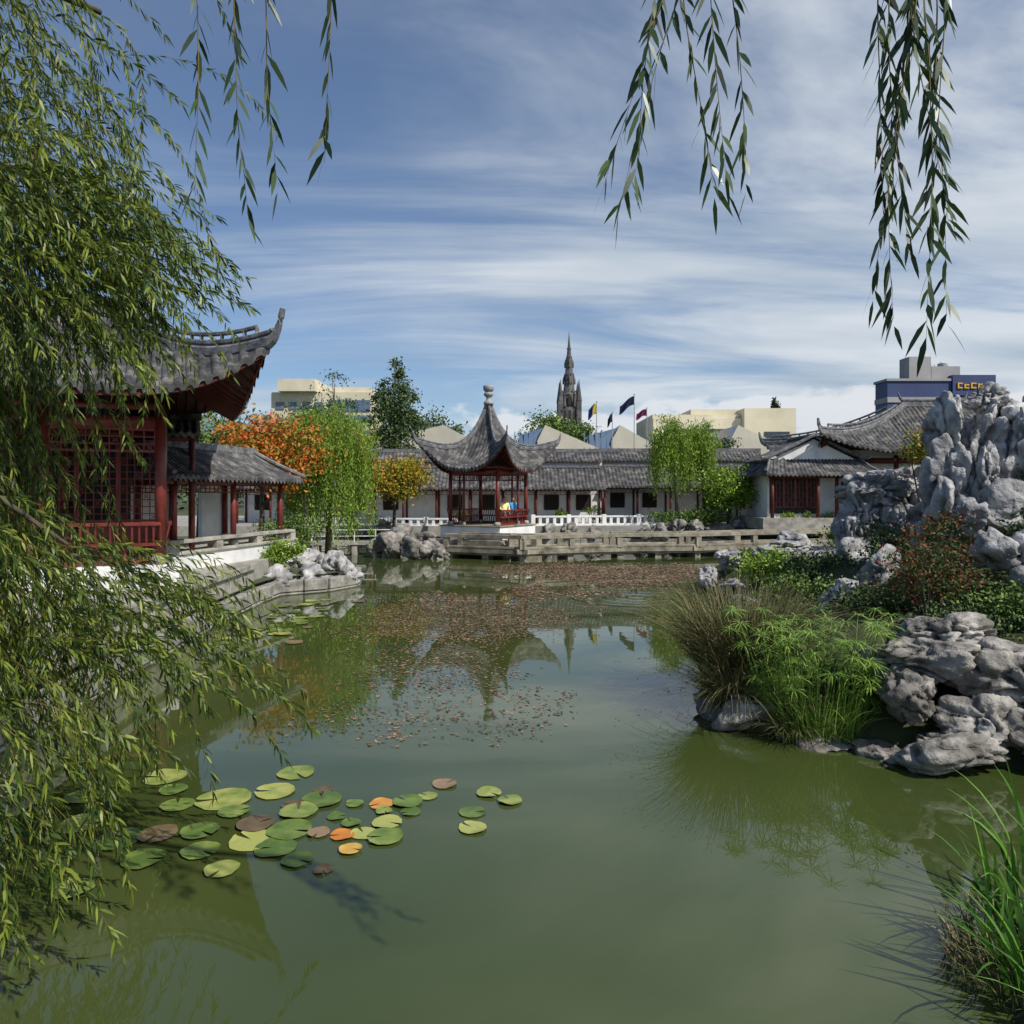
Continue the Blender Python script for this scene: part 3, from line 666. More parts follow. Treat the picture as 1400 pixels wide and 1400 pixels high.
mb.box2((76.7,149.7,25.8),(90,155.2,26.3)); mb.box2((82,151,26.3),(86.5,154.8,31.0)); mb.box2((86.6,151,26.3),(92.5,154.9,29)); mb.make('concrete_bands',m_city,bl)
mb=MB()
for k in range(5): mb.box2((77.6,149.85,2.0+4.2*k),(97.8,149.94,3.6+4.2*k))
mb.make('windows',m_glass,bl)
mb=MB(); x=91
for w,hh in ((1.0,.9),(1.0,.6),(1.1,.9),(1.0,.7)):
    mb.box2((x,149.25,24.2),(x+.28,149.45,24.2+hh+.3)); mb.box2((x+.3,149.25,24.2),(x+w,149.45,24.45)); mb.box2((x+.3,149.25,24.2+hh),(x+w,149.45,24.45+hh)); x+=w+.35
mb.make('sign_lettering',m_yellow,bl)
mb=MB()
for i in range(8): xx=86.8+i*.7; mb.tube([(xx,154,29),(xx,154,29.6+.9*((i*7)%4)/3)],.07,5)
mb.tube([(90,153,29),(90,153,29.9)],[.9,.9],10); mb.make('roof_antennas',m_city,bl)
ch=empty('church_spire',(15.6,200,0)); mb=MB()
mb.box((0,0,13),(5.4,5.4,26))
for s in (-1,1):
    for t in (-1,1):
        mb.box((s*2.5,t*2.5,14),(1.3,1.3,27)); mb.lathe((s*2.5,t*2.5,27.5),[(.75,0),(.8,.3),(.02,6.2)],6)
        mb.lathe((s*1.4,t*2.7,26),[(.4,0),(.45,.3),(.02,4.4)],5)
mb.lathe((0,0,26),[(2.3,0),(2.1,3.2),(2.2,3.5),(1.6,4.2),(.10,20.0),(.05,20.9)],8)
for k in range(8):
    t=math.pi/4*k+.39
    for j in range(6):
        f=j/6; r=1.65*(1-f)+.15; mb.box((r*math.cos(t),r*math.sin(t),30.5+14*f),(.26,.26,.45),t)
for z in (32.5,37):
    for a in range(4): t=a*math.pi/2; r=1.6*(1-(z-30)/15.5); mb.lathe((r*math.cos(t),r*math.sin(t),z),[(.45,0),(.45,1.3),(.02,2.6)],4)
mb.make('spire_and_tower',m_spire,ch)
mb=MB()
for s in (-1,0,1): mb.box((s*1.3,-2.73,23.3),(.6,.06,3.6))
mb.box((0,-2.35,27.8),(.8,.4,2.4)); mb.make('belfry_openings',m_dark,ch)
mb=MB(); mb.box2((-10.6,4,1),(-.6,30,16)); mb.make('nave',m_spire,ch)
def flag(name,x,y,ztop,zb,w,h,mats,side,sw=0):
    e=empty(name,(x,y,0)); mb=MB(); mb.tube([(0,0,zb),(0,0,ztop)],[.05,.035],8); mb.lathe((0,0,ztop),[(.02,0),(.08,.06),(.02,.14)],8); mb.make('pole',m_city,e)
    mb=MB(); P_=[]
    for i in range(13):
        u=i/12; P_.append([(side*u*w,.18*math.sin(u*7+j*.6),ztop-.1-h*(1-j/6)-sw*u+.12*math.sin(u*5)) for j in range(7)])
    vs=[p for r_ in P_ for p in r_]
    for i in range(12):
        for j in range(6):
            mb.mi=0 if (i<6 or len(mats)==1) else 1
            a=i*7+j; mb.add([vs[a],vs[a+1],vs[a+8],vs[a+7]],[(0,1,2,3)])
    mb.make('flag_cloth',mats,e,True); return e
fb_=flat('flag_navy',(.015,.02,.06)); fr_=flat('flag_crimson',(.18,.02,.08)); fy_=flat('flag_yellow',(.55,.42,.05)); fw_=flat('flag_blue',(.03,.06,.2))
flag('flag',8.1,70,11.6,5,.8,1.0,[fy_,fw_],-1,.5); flag('flag',11.7,70,12.3,5,1.4,.8,[fb_],-1,.9); flag('flag',12.9,70,11.0,5,1.0,.6,[fr_],-1,.3); flag('flag',9.6,70,10.6,5,.45,.8,[fb_],-1,.4)
rows=[]
for (y,k) in ((1300,0),(1500,1),(2100,.9)):
    rows.append([(x,y,.5+k*(max(0,105+70*noise.noise(Vector((x*.0016,3.3,0)))+26*noise.noise(Vector((x*.006,1,0)))+(-.05*x))) ) for x in range(-2800,2801,50)])
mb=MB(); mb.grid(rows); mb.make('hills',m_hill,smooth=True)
P=[]
for i in range(130):
    x=rng.uniform(-75,75); y=rng.uniform(95,140); z=rng.uniform(3,8)
    P.append(np.array([x,y,z])+rng.normal(size=(220,3))*np.array([2.2,2,1.5]))
leaves('distant_trees',np.concatenate(P),.7,m_dgreen)

# ---------------------------------------------------------------- rocks
def ico(sub):
    bm=bmesh.new(); bmesh.ops.create_icosphere(bm,subdivisions=sub,radius=1); V=[v.co.copy() for v in bm.verts]; F_=[tuple(v.index for v in f.verts) for f in bm.faces]; bm.free(); return V,F_
ICO={s:ico(s) for s in (4,5)}
ICON={s:np.array([tuple(v) for v in ICO[s][0]]) for s in ICO}
def rock_into(mb,c,s,seed,sub=4,style='tai'):
    V,F_=ICO[sub]; A=ICON[sub]; o=Vector((seed*3.7,seed*1.9,seed*5.3)); vs=[]
    rr=np.random.default_rng(int(seed*1000)); rz=rr.random()*6.28; cr,sr=math.cos(rz),math.sin(rz)
    # angular block: intersection of random half-spaces
    NP=13 if style=='tai' else 15
    n_=rr.normal(size=(NP,3)); 
    if style=='tai': n_[:,2]*=.55      # steep, upright facets
    else: n_[:6,2]*=2.2                # bedded, ledge-like facets
    n_=norm(n_); d_=rr.uniform(.55,.95,NP); dots=A@n_.T; rad=np.where(dots>.08,d_/np.maximum(dots,.08),9).min(axis=1); rad=np.minimum(rad,1.12)
    for v,r0 in zip(V,rad):
        p=v; q=Vector((p.x,p.y,p.z*.8))*.9+o
        nz1=noise.noise(q*1.3)
        r=r0*.92+.22*nz1
        w=q+Vector((noise.noise(q*1.9),noise.noise(q*1.9+Vector((9,2,4))),nz1))*.4
        if style=='tai':
            dd,_=noise.voronoi(w*1.15); r-=.26*math.exp(-(dd[1]-dd[0])*11)
            dd2,_=noise.voronoi(Vector((w.x,w.y,w.z*.55))*2.3+Vector((4,4,4)))
            pit=max(0,.42-dd2[0])/.42; g=noise.noise(q*1.4+Vector((7,7,7)))
            r-=.42*pit**1.2*max(0,min(1,(g+.05)*5))
            r-=.10*abs(noise.noise(w*3.2)); r+=.05*noise.noise(q*7)+.035*noise.noise(q*16)
        else:
            dd,_=noise.voronoi(Vector((w.x,w.y,w.z*1.9))*1.0); r-=.20*math.exp(-(dd[1]-dd[0])*13)
            r-=.10*abs(noise.noise(Vector((w.x*1.6,w.y*1.6,w.z*4.5)))); r+=.06*noise.noise(q*4)+.035*noise.noise(q*9)+.02*noise.noise(q*20)
            dd2,_=noise.voronoi(w*2.6+Vector((4,4,4))); r-=.16*max(0,.30-dd2[0])/.30
        r=max(r,.25); x,y,z=p.x*r,p.y*r,p.z*r
        x,y=x*cr-y*sr,x*sr+y*cr
        vs.append((c[0]+x*s[0]*1.28,c[1]+y*s[1]*1.28,c[2]+z*s[2]*1.22))
    mb.add(vs,F_)
def rocks(name,lst,mat,sub=4,sd=1,style='tai'):
    mb=MB()
    for i,(c,s) in enumerate(lst): rock_into(mb,c,s,sd+i*1.37,sub,style)
    return mb.make(name,mat,smooth=True)
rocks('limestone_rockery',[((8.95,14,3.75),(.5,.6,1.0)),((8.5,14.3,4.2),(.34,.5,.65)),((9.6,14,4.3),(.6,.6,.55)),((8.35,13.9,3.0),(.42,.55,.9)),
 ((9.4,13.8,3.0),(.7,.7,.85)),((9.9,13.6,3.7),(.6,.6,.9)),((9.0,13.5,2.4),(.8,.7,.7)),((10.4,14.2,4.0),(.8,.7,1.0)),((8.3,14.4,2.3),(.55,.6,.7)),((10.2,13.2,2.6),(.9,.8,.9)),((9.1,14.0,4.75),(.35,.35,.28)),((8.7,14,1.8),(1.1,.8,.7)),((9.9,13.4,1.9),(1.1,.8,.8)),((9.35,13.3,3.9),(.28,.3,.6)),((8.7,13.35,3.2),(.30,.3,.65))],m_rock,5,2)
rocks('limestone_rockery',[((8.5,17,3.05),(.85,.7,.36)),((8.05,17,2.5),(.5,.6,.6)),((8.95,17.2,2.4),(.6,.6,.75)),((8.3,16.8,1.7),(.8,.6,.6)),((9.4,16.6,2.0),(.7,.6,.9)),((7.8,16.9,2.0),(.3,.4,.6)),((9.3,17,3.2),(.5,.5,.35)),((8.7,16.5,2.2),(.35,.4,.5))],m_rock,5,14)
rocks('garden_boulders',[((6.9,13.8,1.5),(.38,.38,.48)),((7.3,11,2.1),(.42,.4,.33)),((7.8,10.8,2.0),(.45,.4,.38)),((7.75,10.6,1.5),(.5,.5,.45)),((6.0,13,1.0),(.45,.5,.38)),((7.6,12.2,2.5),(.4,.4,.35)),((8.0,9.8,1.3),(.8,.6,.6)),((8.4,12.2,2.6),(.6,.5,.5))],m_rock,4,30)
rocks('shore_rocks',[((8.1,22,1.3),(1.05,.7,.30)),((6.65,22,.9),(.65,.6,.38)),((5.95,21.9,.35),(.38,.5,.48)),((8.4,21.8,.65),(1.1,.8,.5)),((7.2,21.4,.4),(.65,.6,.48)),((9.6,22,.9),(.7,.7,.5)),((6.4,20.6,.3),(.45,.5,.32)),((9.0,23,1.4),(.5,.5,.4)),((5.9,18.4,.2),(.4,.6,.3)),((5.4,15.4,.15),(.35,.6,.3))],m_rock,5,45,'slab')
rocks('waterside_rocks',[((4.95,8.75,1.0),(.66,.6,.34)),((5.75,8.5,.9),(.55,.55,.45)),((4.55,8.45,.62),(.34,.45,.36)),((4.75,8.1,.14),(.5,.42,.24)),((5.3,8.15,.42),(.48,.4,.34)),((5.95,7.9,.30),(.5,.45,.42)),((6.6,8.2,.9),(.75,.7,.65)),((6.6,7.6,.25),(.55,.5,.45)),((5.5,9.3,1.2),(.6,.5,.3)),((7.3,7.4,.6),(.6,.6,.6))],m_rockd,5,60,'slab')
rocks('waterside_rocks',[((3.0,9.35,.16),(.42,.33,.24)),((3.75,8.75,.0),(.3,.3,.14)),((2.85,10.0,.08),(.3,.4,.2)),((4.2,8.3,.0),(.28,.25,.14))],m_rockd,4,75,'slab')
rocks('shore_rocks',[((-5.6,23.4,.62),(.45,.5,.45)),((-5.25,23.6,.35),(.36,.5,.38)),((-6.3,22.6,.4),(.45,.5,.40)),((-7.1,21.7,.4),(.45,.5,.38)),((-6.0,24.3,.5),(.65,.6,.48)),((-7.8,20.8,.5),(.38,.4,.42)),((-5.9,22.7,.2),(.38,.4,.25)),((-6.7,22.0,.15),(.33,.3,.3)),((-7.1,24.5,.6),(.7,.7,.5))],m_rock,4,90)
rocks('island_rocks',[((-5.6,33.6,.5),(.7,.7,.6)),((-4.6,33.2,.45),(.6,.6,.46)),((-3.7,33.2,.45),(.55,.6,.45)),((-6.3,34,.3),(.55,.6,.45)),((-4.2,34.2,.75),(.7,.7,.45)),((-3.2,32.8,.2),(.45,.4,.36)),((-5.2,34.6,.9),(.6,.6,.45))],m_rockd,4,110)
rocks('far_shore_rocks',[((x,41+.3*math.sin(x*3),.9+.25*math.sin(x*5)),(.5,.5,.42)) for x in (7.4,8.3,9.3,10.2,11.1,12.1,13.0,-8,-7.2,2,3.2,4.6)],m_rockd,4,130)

# ---------------------------------------------------------------- plants right side
bush('red_shrub',(6.2,10.8,1.75),(.75,.6,.5),m_redleaf,50,90,.16,.055,.9)
bush('red_shrub',(7.0,12.0,2.2),(.8,.5,.45),m_redleaf,34,70,.16,.055,1.0)
bush('green_shrub',(6.9,10.2,1.4),(.65,.5,.45),m_green,45,90,.14,.06,.9)
bush('green_shrub',(5.7,11.8,1.15),(.7,.6,.4),m_dgreen,40,90,.14,.06,.7)
bush('green_shrub',(7.5,14.5,1.9),(.8,.7,.5),m_dgreen,30,90,.16,.07,1)
bush('green_shrub',(8.6,11.5,2.3),(.7,.6,.5),m_dgreen,30,90,.16,.07,1.2)
bush('orange_shrub',(9.1,16,4.0),(.45,.4,.45),m_yel,24,80,.14,.08,2.2)
bush('trailing_shrub',(9.5,13.1,3.0),(.35,.3,.45),m_dgreen,18,80,.11,.05,2)
bush('trailing_shrub',(8.15,13.6,2.3),(.35,.3,.35),m_green,18,80,.11,.05,1.5)
bush('trailing_shrub',(9.7,13.3,4.3),(.3,.3,.2),m_green,12,70,.10,.05,3.9)
bush('green_shrub',(10.6,21,2.9),(.5,.5,.5),m_lime,24,80,.16,.08,1.2)
bush('low_shrub',(6.6,19,1.1),(1.0,1.0,.35),m_lime,40,90,.18,.09,.7)
bush('low_shrub',(7.0,16.5,1.2),(.9,.9,.4),m_dgreen,40,90,.18,.08,.7)
bush('low_shrub',(5.6,14.2,1.0),(.7,.8,.35),m_green,40,90,.16,.08,.6)
bush('low_shrub',(9.6,19.5,1.8),(1.2,1,.5),m_green,40,90,.18,.09,.8)
bush('low_shrub',(6.0,10.0,1.15),(.8,.5,.3),m_dgreen,40,80,.12,.05,.8)
def blade_clump(name,c,rad,n,hmin,hmax,spread,mat,w=.006,droop=.35,heads=None,seg=6,par=None,off=(0,0,0),part='blades'):
    e=par or empty(name,c); V=[];Fq=[];k0=0; tips=[]
    for i in range(n):
        a=rng.random()*2*math.pi; rr=rad*math.sqrt(rng.random()); b0=np.array([rr*math.cos(a),rr*math.sin(a),-.1])+np.array(off)
        a2=a+rng.normal()*.6; sp=spread*(.2+rng.random()); h=hmin+(hmax-hmin)*rng.random(); out=np.array([math.cos(a2),math.sin(a2),0]); sd=np.array([-math.sin(a2+rng.normal()),math.cos(a2+rng.normal()),0]); sd/=np.linalg.norm(sd)+1e-6
        for j in range(seg+1):
            t=j/seg; p=b0+out*sp*h*t**1.6+np.array([0,0,h*(t-droop*sp*t**2.5)]); ww=w*(1-t**2)+.0008
            V.append(p-sd*ww); V.append(p+sd*ww)
            if j<seg: q=k0+2*j; Fq.append((q,q+1,q+3,q+2))
        k0+=2*(seg+1); tips.append(p)
    fast_mesh(part,np.array(V),[np.array(Fq)],mat,e)
    if heads is not None:
        T=np.array(tips)[::5]; T=np.repeat(T,3,axis=0)+rng.normal(size=(len(T)*3,3))*.02; leaves('seedheads',T,.03,heads,e,aspect=.4)
    return e
blade_clump('rush_clump',(3.3,10.6,.35),.55,3600,.8,1.75,.85,m_rush,.0045,.4,m_rushr)
blade_clump('rush_clump',(3.0,9.9,.15),.3,1300,.5,1.3,1.15,m_rush,.0045,.55,m_rushr)
blade_clump('rush_clump',(4.4,12.2,.5),.6,900,.5,1.1,.7,m_rush,.005,.45)
sg=empty('umbrella_sedge',(3.8,9.05,.1)); mb=MB(); B=[];D_=[];S_=[];Lh=[]
for i in range(150):
    a=rng.random()*6.283; rr=.5*math.sqrt(rng.random()); x0,y0=rr*math.cos(a)*1.2,rr*math.sin(a)*.8; h=.35+1.05*rng.random(); top=Vector((x0+math.cos(a)*.45*h*rng.random()*1.2,y0+math.sin(a)*.45*h*rng.random(),h))
    mb.tube([(x0,y0,-.15),((x0+top.x)/2-.02,(y0+top.y)/2,h*.55),top],[.006,.005,.004],4)
    for k in range(18):
        t=6.283*k/18+rng.random()*.3; B.append(top); d=np.array([math.cos(t),math.sin(t),rng.uniform(-.15,.6)]); D_.append(d/np.linalg.norm(d)); S_.append([-math.sin(t),math.cos(t),0]); Lh.append(rng.uniform(.14,.26))
mb.make('stems',m_sedge,sg)
blades('umbrella_leaves',np.array([tuple(b) for b in B]),np.array(D_),np.array(S_),np.array(Lh),np.full(len(B),.0065),m_sedge,sg,droop=.35)
blade_clump('',(0,0,0),.5,900,.3,.95,.7,m_sedge,.006,.45,None,6,sg,part='blades_low')
blade_clump('',(0,0,0),.25,350,.3,.6,1.0,m_rush,.006,.7,None,6,sg,(-.35,-.15,0),part='dry_blades')
# iris bottom right
blade_clump('iris_clump',(3.45,4.95,.15),.22,30,.55,1.0,.7,m_iris,.017,.5)
blade_clump('iris_clump',(3.1,4.65,.10),.16,22,.4,.85,.9,m_iris,.015,.5)
blade_clump('iris_clump',(3.75,5.15,.3),.22,26,.5,1.0,.7,m_iris,.016,.5)
blade_clump('iris_clump',(3.1,4.2,.2),.25,50,.3,.75,.8,m_iris,.015,.5)
blade_clump('iris_clump',(3.05,3.6,.2),.3,60,.3,.7,.8,m_iris,.014,.5)
blade_clump('grass_tuft',(3.3,4.5,.12),.55,1100,.10,.32,.8,m_rush,.004,.5)

# ---------------------------------------------------------------- plants left and far
bush('low_shrub',(-7.3,22.6,1.15),(.75,.5,.38),m_lime,40,90,.15,.08,.5)
bush('low_shrub',(-8.0,26.6,1.5),(1.2,.8,.6),m_green,40,90,.2,.1,.5)
tree('maple_tree',(-9.4,27,.5),(-9.1,27,4.8),(-9.1,26.8,4.5),(2.1,1.3,1.2),m_orange,66,150,.34,.15,.12)
weeping('weeping_willow',(-7.3,29,.5),4.6,(-7.4,29,4.9),(1.9,1.5,1.6),m_wil2,520,.13,1.4,4.4,.14,.7)
tree('maple_tree',(-6.4,39.5,1.0),(-6.4,39.5,4.6),(-6.3,39.5,3.7),(1.6,1.3,1.0),m_yel,50,130,.34,.17,.10)
tree('maple_tree',(-8.3,38,1.0),(-8.3,38,5.0),(-8.3,38,4.6),(1.2,1.1,1.3),m_orange,30,110,.34,.17,.10)
def conic(P,c=(-9.6,60),z0=4,z1=14.3):
    P=P.copy(); f=.35+.65*np.clip((z1-P[:,2])/(z1-z0),0.0,1)**.6; P[:,0]=c[0]+(P[:,0]-c[0])*f*1.1; P[:,1]=c[1]+(P[:,1]-c[1])*f*1.1; return P
tree('poplar_tree',(-9.6,60,.8),(-9.6,60,13.6),(-9.6,60,9.0),(2.4,2.2,4.8),m_dgreen,110,110,.42,.24,.22,shape=conic,down=.1)
tree('birch_tree',(-16.5,68,.8),(-16.5,68,13),(-16.3,68,9.5),(2.2,2.2,4.5),m_dgreen,45,60,.5,.24,.2)
tree('round_tree',(-9,82,.8),(-9,82,10),(-9,82,8.5),(3.6,3,3.2),m_dgreen,60,120,.7,.35,.25)
tree('round_tree',(6,100,.8),(6,100,11),(5.5,100,10),(5.5,4,3.4),m_green,80,140,.8,.4,.3)
tree('round_tree',(-19.5,70,.8),(-19.5,70,9),(-19.5,70,8.2),(3.5,3,2.6),m_dgreen,60,120,.7,.32,.25)
tree('garden_tree',(-13.5,50,.8),(-13.5,50,7.5),(-13.3,50,6.3),(3,2,2.3),m_green,70,130,.5,.22,.2)
tree('garden_tree',(-14.5,34,.8),(-14.5,34,6.5),(-14.3,34,5.2),(2.4,2,1.8),m_green,60,130,.45,.18,.2)
weeping('weeping_willow',(9.6,42.3,.9),5.6,(9.1,42.3,5.8),(1.25,1.1,1.5),m_wil2,240,.16,1.0,3.4,.14,1.3)
weeping('weeping_willow',(11.3,43,.9),5.4,(11.0,43,5.7),(.9,.9,1.6),m_wil2,180,.16,1.0,3.0,.12,1.3)
tree('garden_tree',(12.4,42,1.0),(12.4,42,4.2),(12.6,42,3.2),(1.9,1.3,1.2),m_lime,55,140,.36,.17,.12)
tree('garden_tree',(14.6,52,1.0),(14.6,52,6.8),(14.6,52,5.6),(1.4,1.3,1.4),m_dgreen,24,90,.4,.2,.12)
bush('low_shrub',(10.6,41.6,1.6),(3.0,.5,.4),m_green,60,90,.2,.12,.9)
def pine(P,c=(33,92),z0=8,z1=15.5):
    P=P.copy(); f=np.clip((z1-P[:,2])/(z1-z0),0.05,1)*(.7+.3*np.sin(P[:,2]*4)); P[:,0]=c[0]+(P[:,0]-c[0])*f*1.5; return P
tree('conifer_tree',(37,103,.8),(37,103,16),(37,103,12.5),(2.6,1.6,4),m_dgreen,90,100,.35,.3,.2,shape=lambda P:pine(P,(37,103),6,16.5))
for x,y,s in ((3,45.2,.4),(5.0,45.2,.5),(-3,45,.4),(14.6,39.0,.35),(15.6,39.0,.35),(16.8,39,.4)):
    bush('potted_shrub',(x,y,1.5+s*.4),(s,s*.8,s),m_lime,14,60,.12,.09,1.1)

# ---------------------------------------------------------------- floating leaves
def dens(x,y):
    nz=noise.noise(Vector((x*.35,y*.22,1.7)))*.9+noise.noise(Vector((x*1.1,y*.8,5)))*.6+noise.noise(Vector((x*3,y*2.2,9)))*.4
    def ell(cx,cy,a,b,rot=0):
        c_,s_=math.cos(rot),math.sin(rot); dx,dy=x-cx,y-cy; u=(dx*c_+dy*s_)/a; v=(-dx*s_+dy*c_)/b; return 1-math.sqrt(u*u+v*v)
    d=max(1.3*ell(3.4,27.5,5.2,4.6,.1),1.25*ell(-1.3,17.6,3.5,4.8,.15),.85*ell(-1.3,12.5,2.2,5.0,.12),.8*ell(.8,22.5,1.8,3.5))
    return d+nz*.6
pts=[]
while len(pts)<32000:
    x=rng.uniform(-5.5,9.5,4000); y=rng.uniform(8.6,32.5,4000); u=rng.random(4000)
    for a,b_,c_ in zip(x,y,u):
        dd=dens(a,b_)
        f=min(1,max(0,(dd-.05)*1.4))
        if b_<14: f*=.75
        if c_<f: pts.append((a,b_))
pts=np.array(pts[:32000]); K=len(pts); C=np.column_stack([pts,.006+.010*rng.random(K)])
a=rng.random(K)*6.283; D_=np.column_stack([np.cos(a),np.sin(a),rng.normal(size=K)*.10]); S_=np.column_stack([-np.sin(a),np.cos(a),rng.normal(size=K)*.12])
s=(.03+.055*rng.random(K)).reshape(-1,1)*np.where(pts[:,1:2]>20,1.6,1)
V=np.stack([C-D_*s*.5,C+S_*s*.28,C+D_*s*.5,C-S_*s*.28],axis=1).reshape(-1,3)
fast_mesh('floating_leaves',V,[np.arange(K).reshape(-1,1)*4+np.array([[0,1,2,3]])],m_debris)

# ---------------------------------------------------------------- lily pads
pads=[(-2.31,7.81,.2,0),(-2.37,7.32,.2,0),(-1.85,7.11,.2,0),(-2.0,6.85,.18,0),(-2.82,7.14,.27,0),(-1.51,7.03,.09,0),(-1.25,7.01,.12,1),(-1.01,7.06,.15,0),(-.83,7.21,.1,0),(-.69,7.5,.13,2),
(-.23,7.28,.13,0),(-.02,7.09,.12,0),(-.37,6.85,.13,0),(-.35,6.52,.13,0),(-1.13,6.62,.14,0),(-1.1,6.34,.16,0),(-1.3,6.42,.12,0),(-1.48,6.38,.11,1),(-1.97,6.47,.2,0),(-2.31,6.59,.17,2),(-2.23,6.29,.2,0),(-1.99,6.15,.18,0),(-1.7,6.42,.1,2),(-1.35,6.12,.1,1),
(-3.65,7.69,.22,0),(-3.4,6.29,.2,0),(-3.1,6.4,.17,2),(-2.75,6.45,.17,0),(-3.9,6.6,.2,0),(-4.2,7.2,.2,0),(-2.6,6.1,.16,0),(-3.0,5.95,.17,0),(-1.62,6.75,.09,0),(-1.75,5.95,.13,0),(-2.3,5.8,.14,0),(-3.3,5.5,.15,0),(-1.5,5.8,.08,2),(-2.1,7.0,.11,2),(-2.6,6.85,.15,0),(-1.45,6.6,.09,0),(-.95,6.85,.10,0),(-3.2,7.0,.16,0),(-3.4,7.35,.14,0),(-1.2,6.85,.08,0),(-1.9,7.35,.1,2)]
for i in range(40): pads.append((-6.0+2.3*rng.random()*rng.random()**.5,14.5+6*rng.random(),.12+.09*rng.random(),0 if rng.random()<.8 else 2))
mb=MB()
for i,(x,y,r_,k) in enumerate(pads):
    r_*=.97; a0=rng.random()*6.283; n=34; z=.010+.004*(i%4); tx,ty=rng.normal()*.012,rng.normal()*.012; vs=[(x+.12*r_*math.cos(a0),y+.12*r_*math.sin(a0),z)]
    for rg in (.5,.85,1.0):
        for j in range(n+1):
            t=a0+.13+(6.283-.26)*j/n; rr=r_*rg*(1+.015*math.sin(j*1.9+i)+.02*math.sin(j*.8+i*2))
            zz=z+rr*(tx*math.cos(t)+ty*math.sin(t))+(.010*max(0,math.sin(t*2+i*1.7)) if rg==1 else 0)
            vs.append((x+rr*math.cos(t),y+rr*math.sin(t),zz))
    fs=[(0,1+j,2+j) for j in range(n)]
    for g in range(2):
        o=1+g*(n+1); fs+=[(o+j,o+n+1+j,o+n+2+j,o+1+j) for j in range(n)]
    mb.mi=k; mb.add(vs,fs)
mb.make('lily_pads',[m_pad,m_pado,m_padb],smooth=True)

# ---------------------------------------------------------------- foreground willow
def strands(name,P0,V0,Ls,par,mat,step=.035,grav=.10,leafL=(.065,.12),leafW=.0075,nper=2,jit=.05,twig=.0028,spread=.9,drf=.03):
    N_=len(P0); P_=P0.copy(); V_=norm(V0.copy()); steps=int(Ls.max()/step); path=[P_.copy()]; alive=[np.ones(N_,bool)]
    drift=rng.normal(size=(N_,3))*drf
    for i in range(steps):
        V_=V_+np.array([[0,0,-grav]])*step/.035*.6+drift*.3+rng.normal(size=(N_,3))*jit*.5; V_=norm(V_); P_=P_+V_*step; path.append(P_.copy()); alive.append((i+1)*step<=Ls)
    path=np.array(path); alive=np.array(alive)
    B=[];D_=[];S_=[]
    for i in range(2,len(path)-1):
        m_=alive[i]; tan=norm(path[i+1][m_]-path[i-1][m_]); b0=path[i][m_]
        for k in range(nper):
            keep=rng.random(len(b0))<.85
            bb=b0[keep]; tt=tan[keep]; sd=norm(np.cross(tt,rng.normal(size=tt.shape))); dd=norm(tt+sd*(spread*(.4+.8*rng.random((len(tt),1))))+np.array([[0,0,-.25]]))
            B.append(bb+tt*(rng.random((len(tt),1))*step)); D_.append(dd); S_.append(norm(np.cross(dd,rng.normal(size=dd.shape))))
    B=np.concatenate(B);D_=np.concatenate(D_);S_=np.concatenate(S_); K=len(B); Lh=leafL[0]+(leafL[1]-leafL[0])*rng.random(K)
    blades(name,B,D_,S_,Lh,leafW*(.7+.6*rng.random(K)),mat,par,droop=.18)
    V=[];Q=[];k0=0
    for n_ in range(N_):
        c_=int(alive[:,n_].sum()); pp=path[:c_:2,n_]; m_=len(pp)
        if m_<2: continue
        w=(twig*(1.2-np.linspace(0,1,m_))).reshape(-1,1)
        for k in range(3):
            a=2.094*k; V.append(pp+w*np.array([[math.cos(a),math.sin(a),0]]))
        for k in range(3):
            i0=k0+k*m_; i1=k0+((k+1)%3)*m_; r_=np.arange(m_-1); Q.append(np.stack([i0+r_,i1+r_,i1+r_+1,i0+r_+1],axis=1))
        k0+=3*m_
    fast_mesh(name+'_twigs',np.concatenate(V),[np.concatenate(Q)],m_twig,par)
wt=empty('willow_tree',(0,0,0))
def U(a,b_,n): return rng.uniform(a,b_,n)
def curtain(name,n,x,y,z,vx,vz,L0,L1,mat=m_wil,**k):
    P0=np.column_stack([U(*x,n),U(*y,n),U(*z,n)]); V0=np.column_stack([U(*vx,n),U(-.4,.3,n),U(*vz,n)]); return strands(name,P0,V0,U(L0,L1,n),wt,mat,**k)
curtain('crown_foliage',190,(-5.8,-3.9),(5.2,7.2),(5.4,7.6),(.3,1.2),(-.6,.3),1.2,2.3,grav=.07)
curtain('upper_foliage',150,(-4.6,-3.6),(5.2,6.6),(4.5,5.8),(.6,1.3),(-.5,.4),.8,1.7,grav=.07)
curtain('mid_foliage',210,(-5.8,-4.4),(5.5,7.0),(3.2,5.4),(-.1,.7),(-.8,.0),1.2,2.2,drf=.05)
curtain('side_foliage',60,(-4.0,-3.3),(5.5,6.3),(4.6,5.5),(.8,1.4),(-.2,.3),.8,1.5,grav=.05)
curtain('low_foliage',200,(-5.0,-3.6),(4.9,6.6),(1.5,3.1),(.1,1.0),(-.6,.2),.8,1.7,drf=.05)
curtain('spray_foliage',50,(-3.6,-2.9),(5.0,6.0),(1.8,2.7),(1.0,1.6),(-.3,.15),.9,1.7,grav=.045)
curtain('front_foliage',60,(-3.8,-2.8),(4.2,5.2),(.8,2.0),(.1,.9),(-.6,.1),.5,1.0,drf=.05)
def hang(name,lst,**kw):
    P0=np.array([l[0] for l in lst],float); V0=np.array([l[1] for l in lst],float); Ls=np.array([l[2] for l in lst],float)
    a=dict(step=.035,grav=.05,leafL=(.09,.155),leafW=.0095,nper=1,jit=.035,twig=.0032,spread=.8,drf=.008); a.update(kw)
    strands(name,P0,V0,Ls,wt,m_wild,**a)
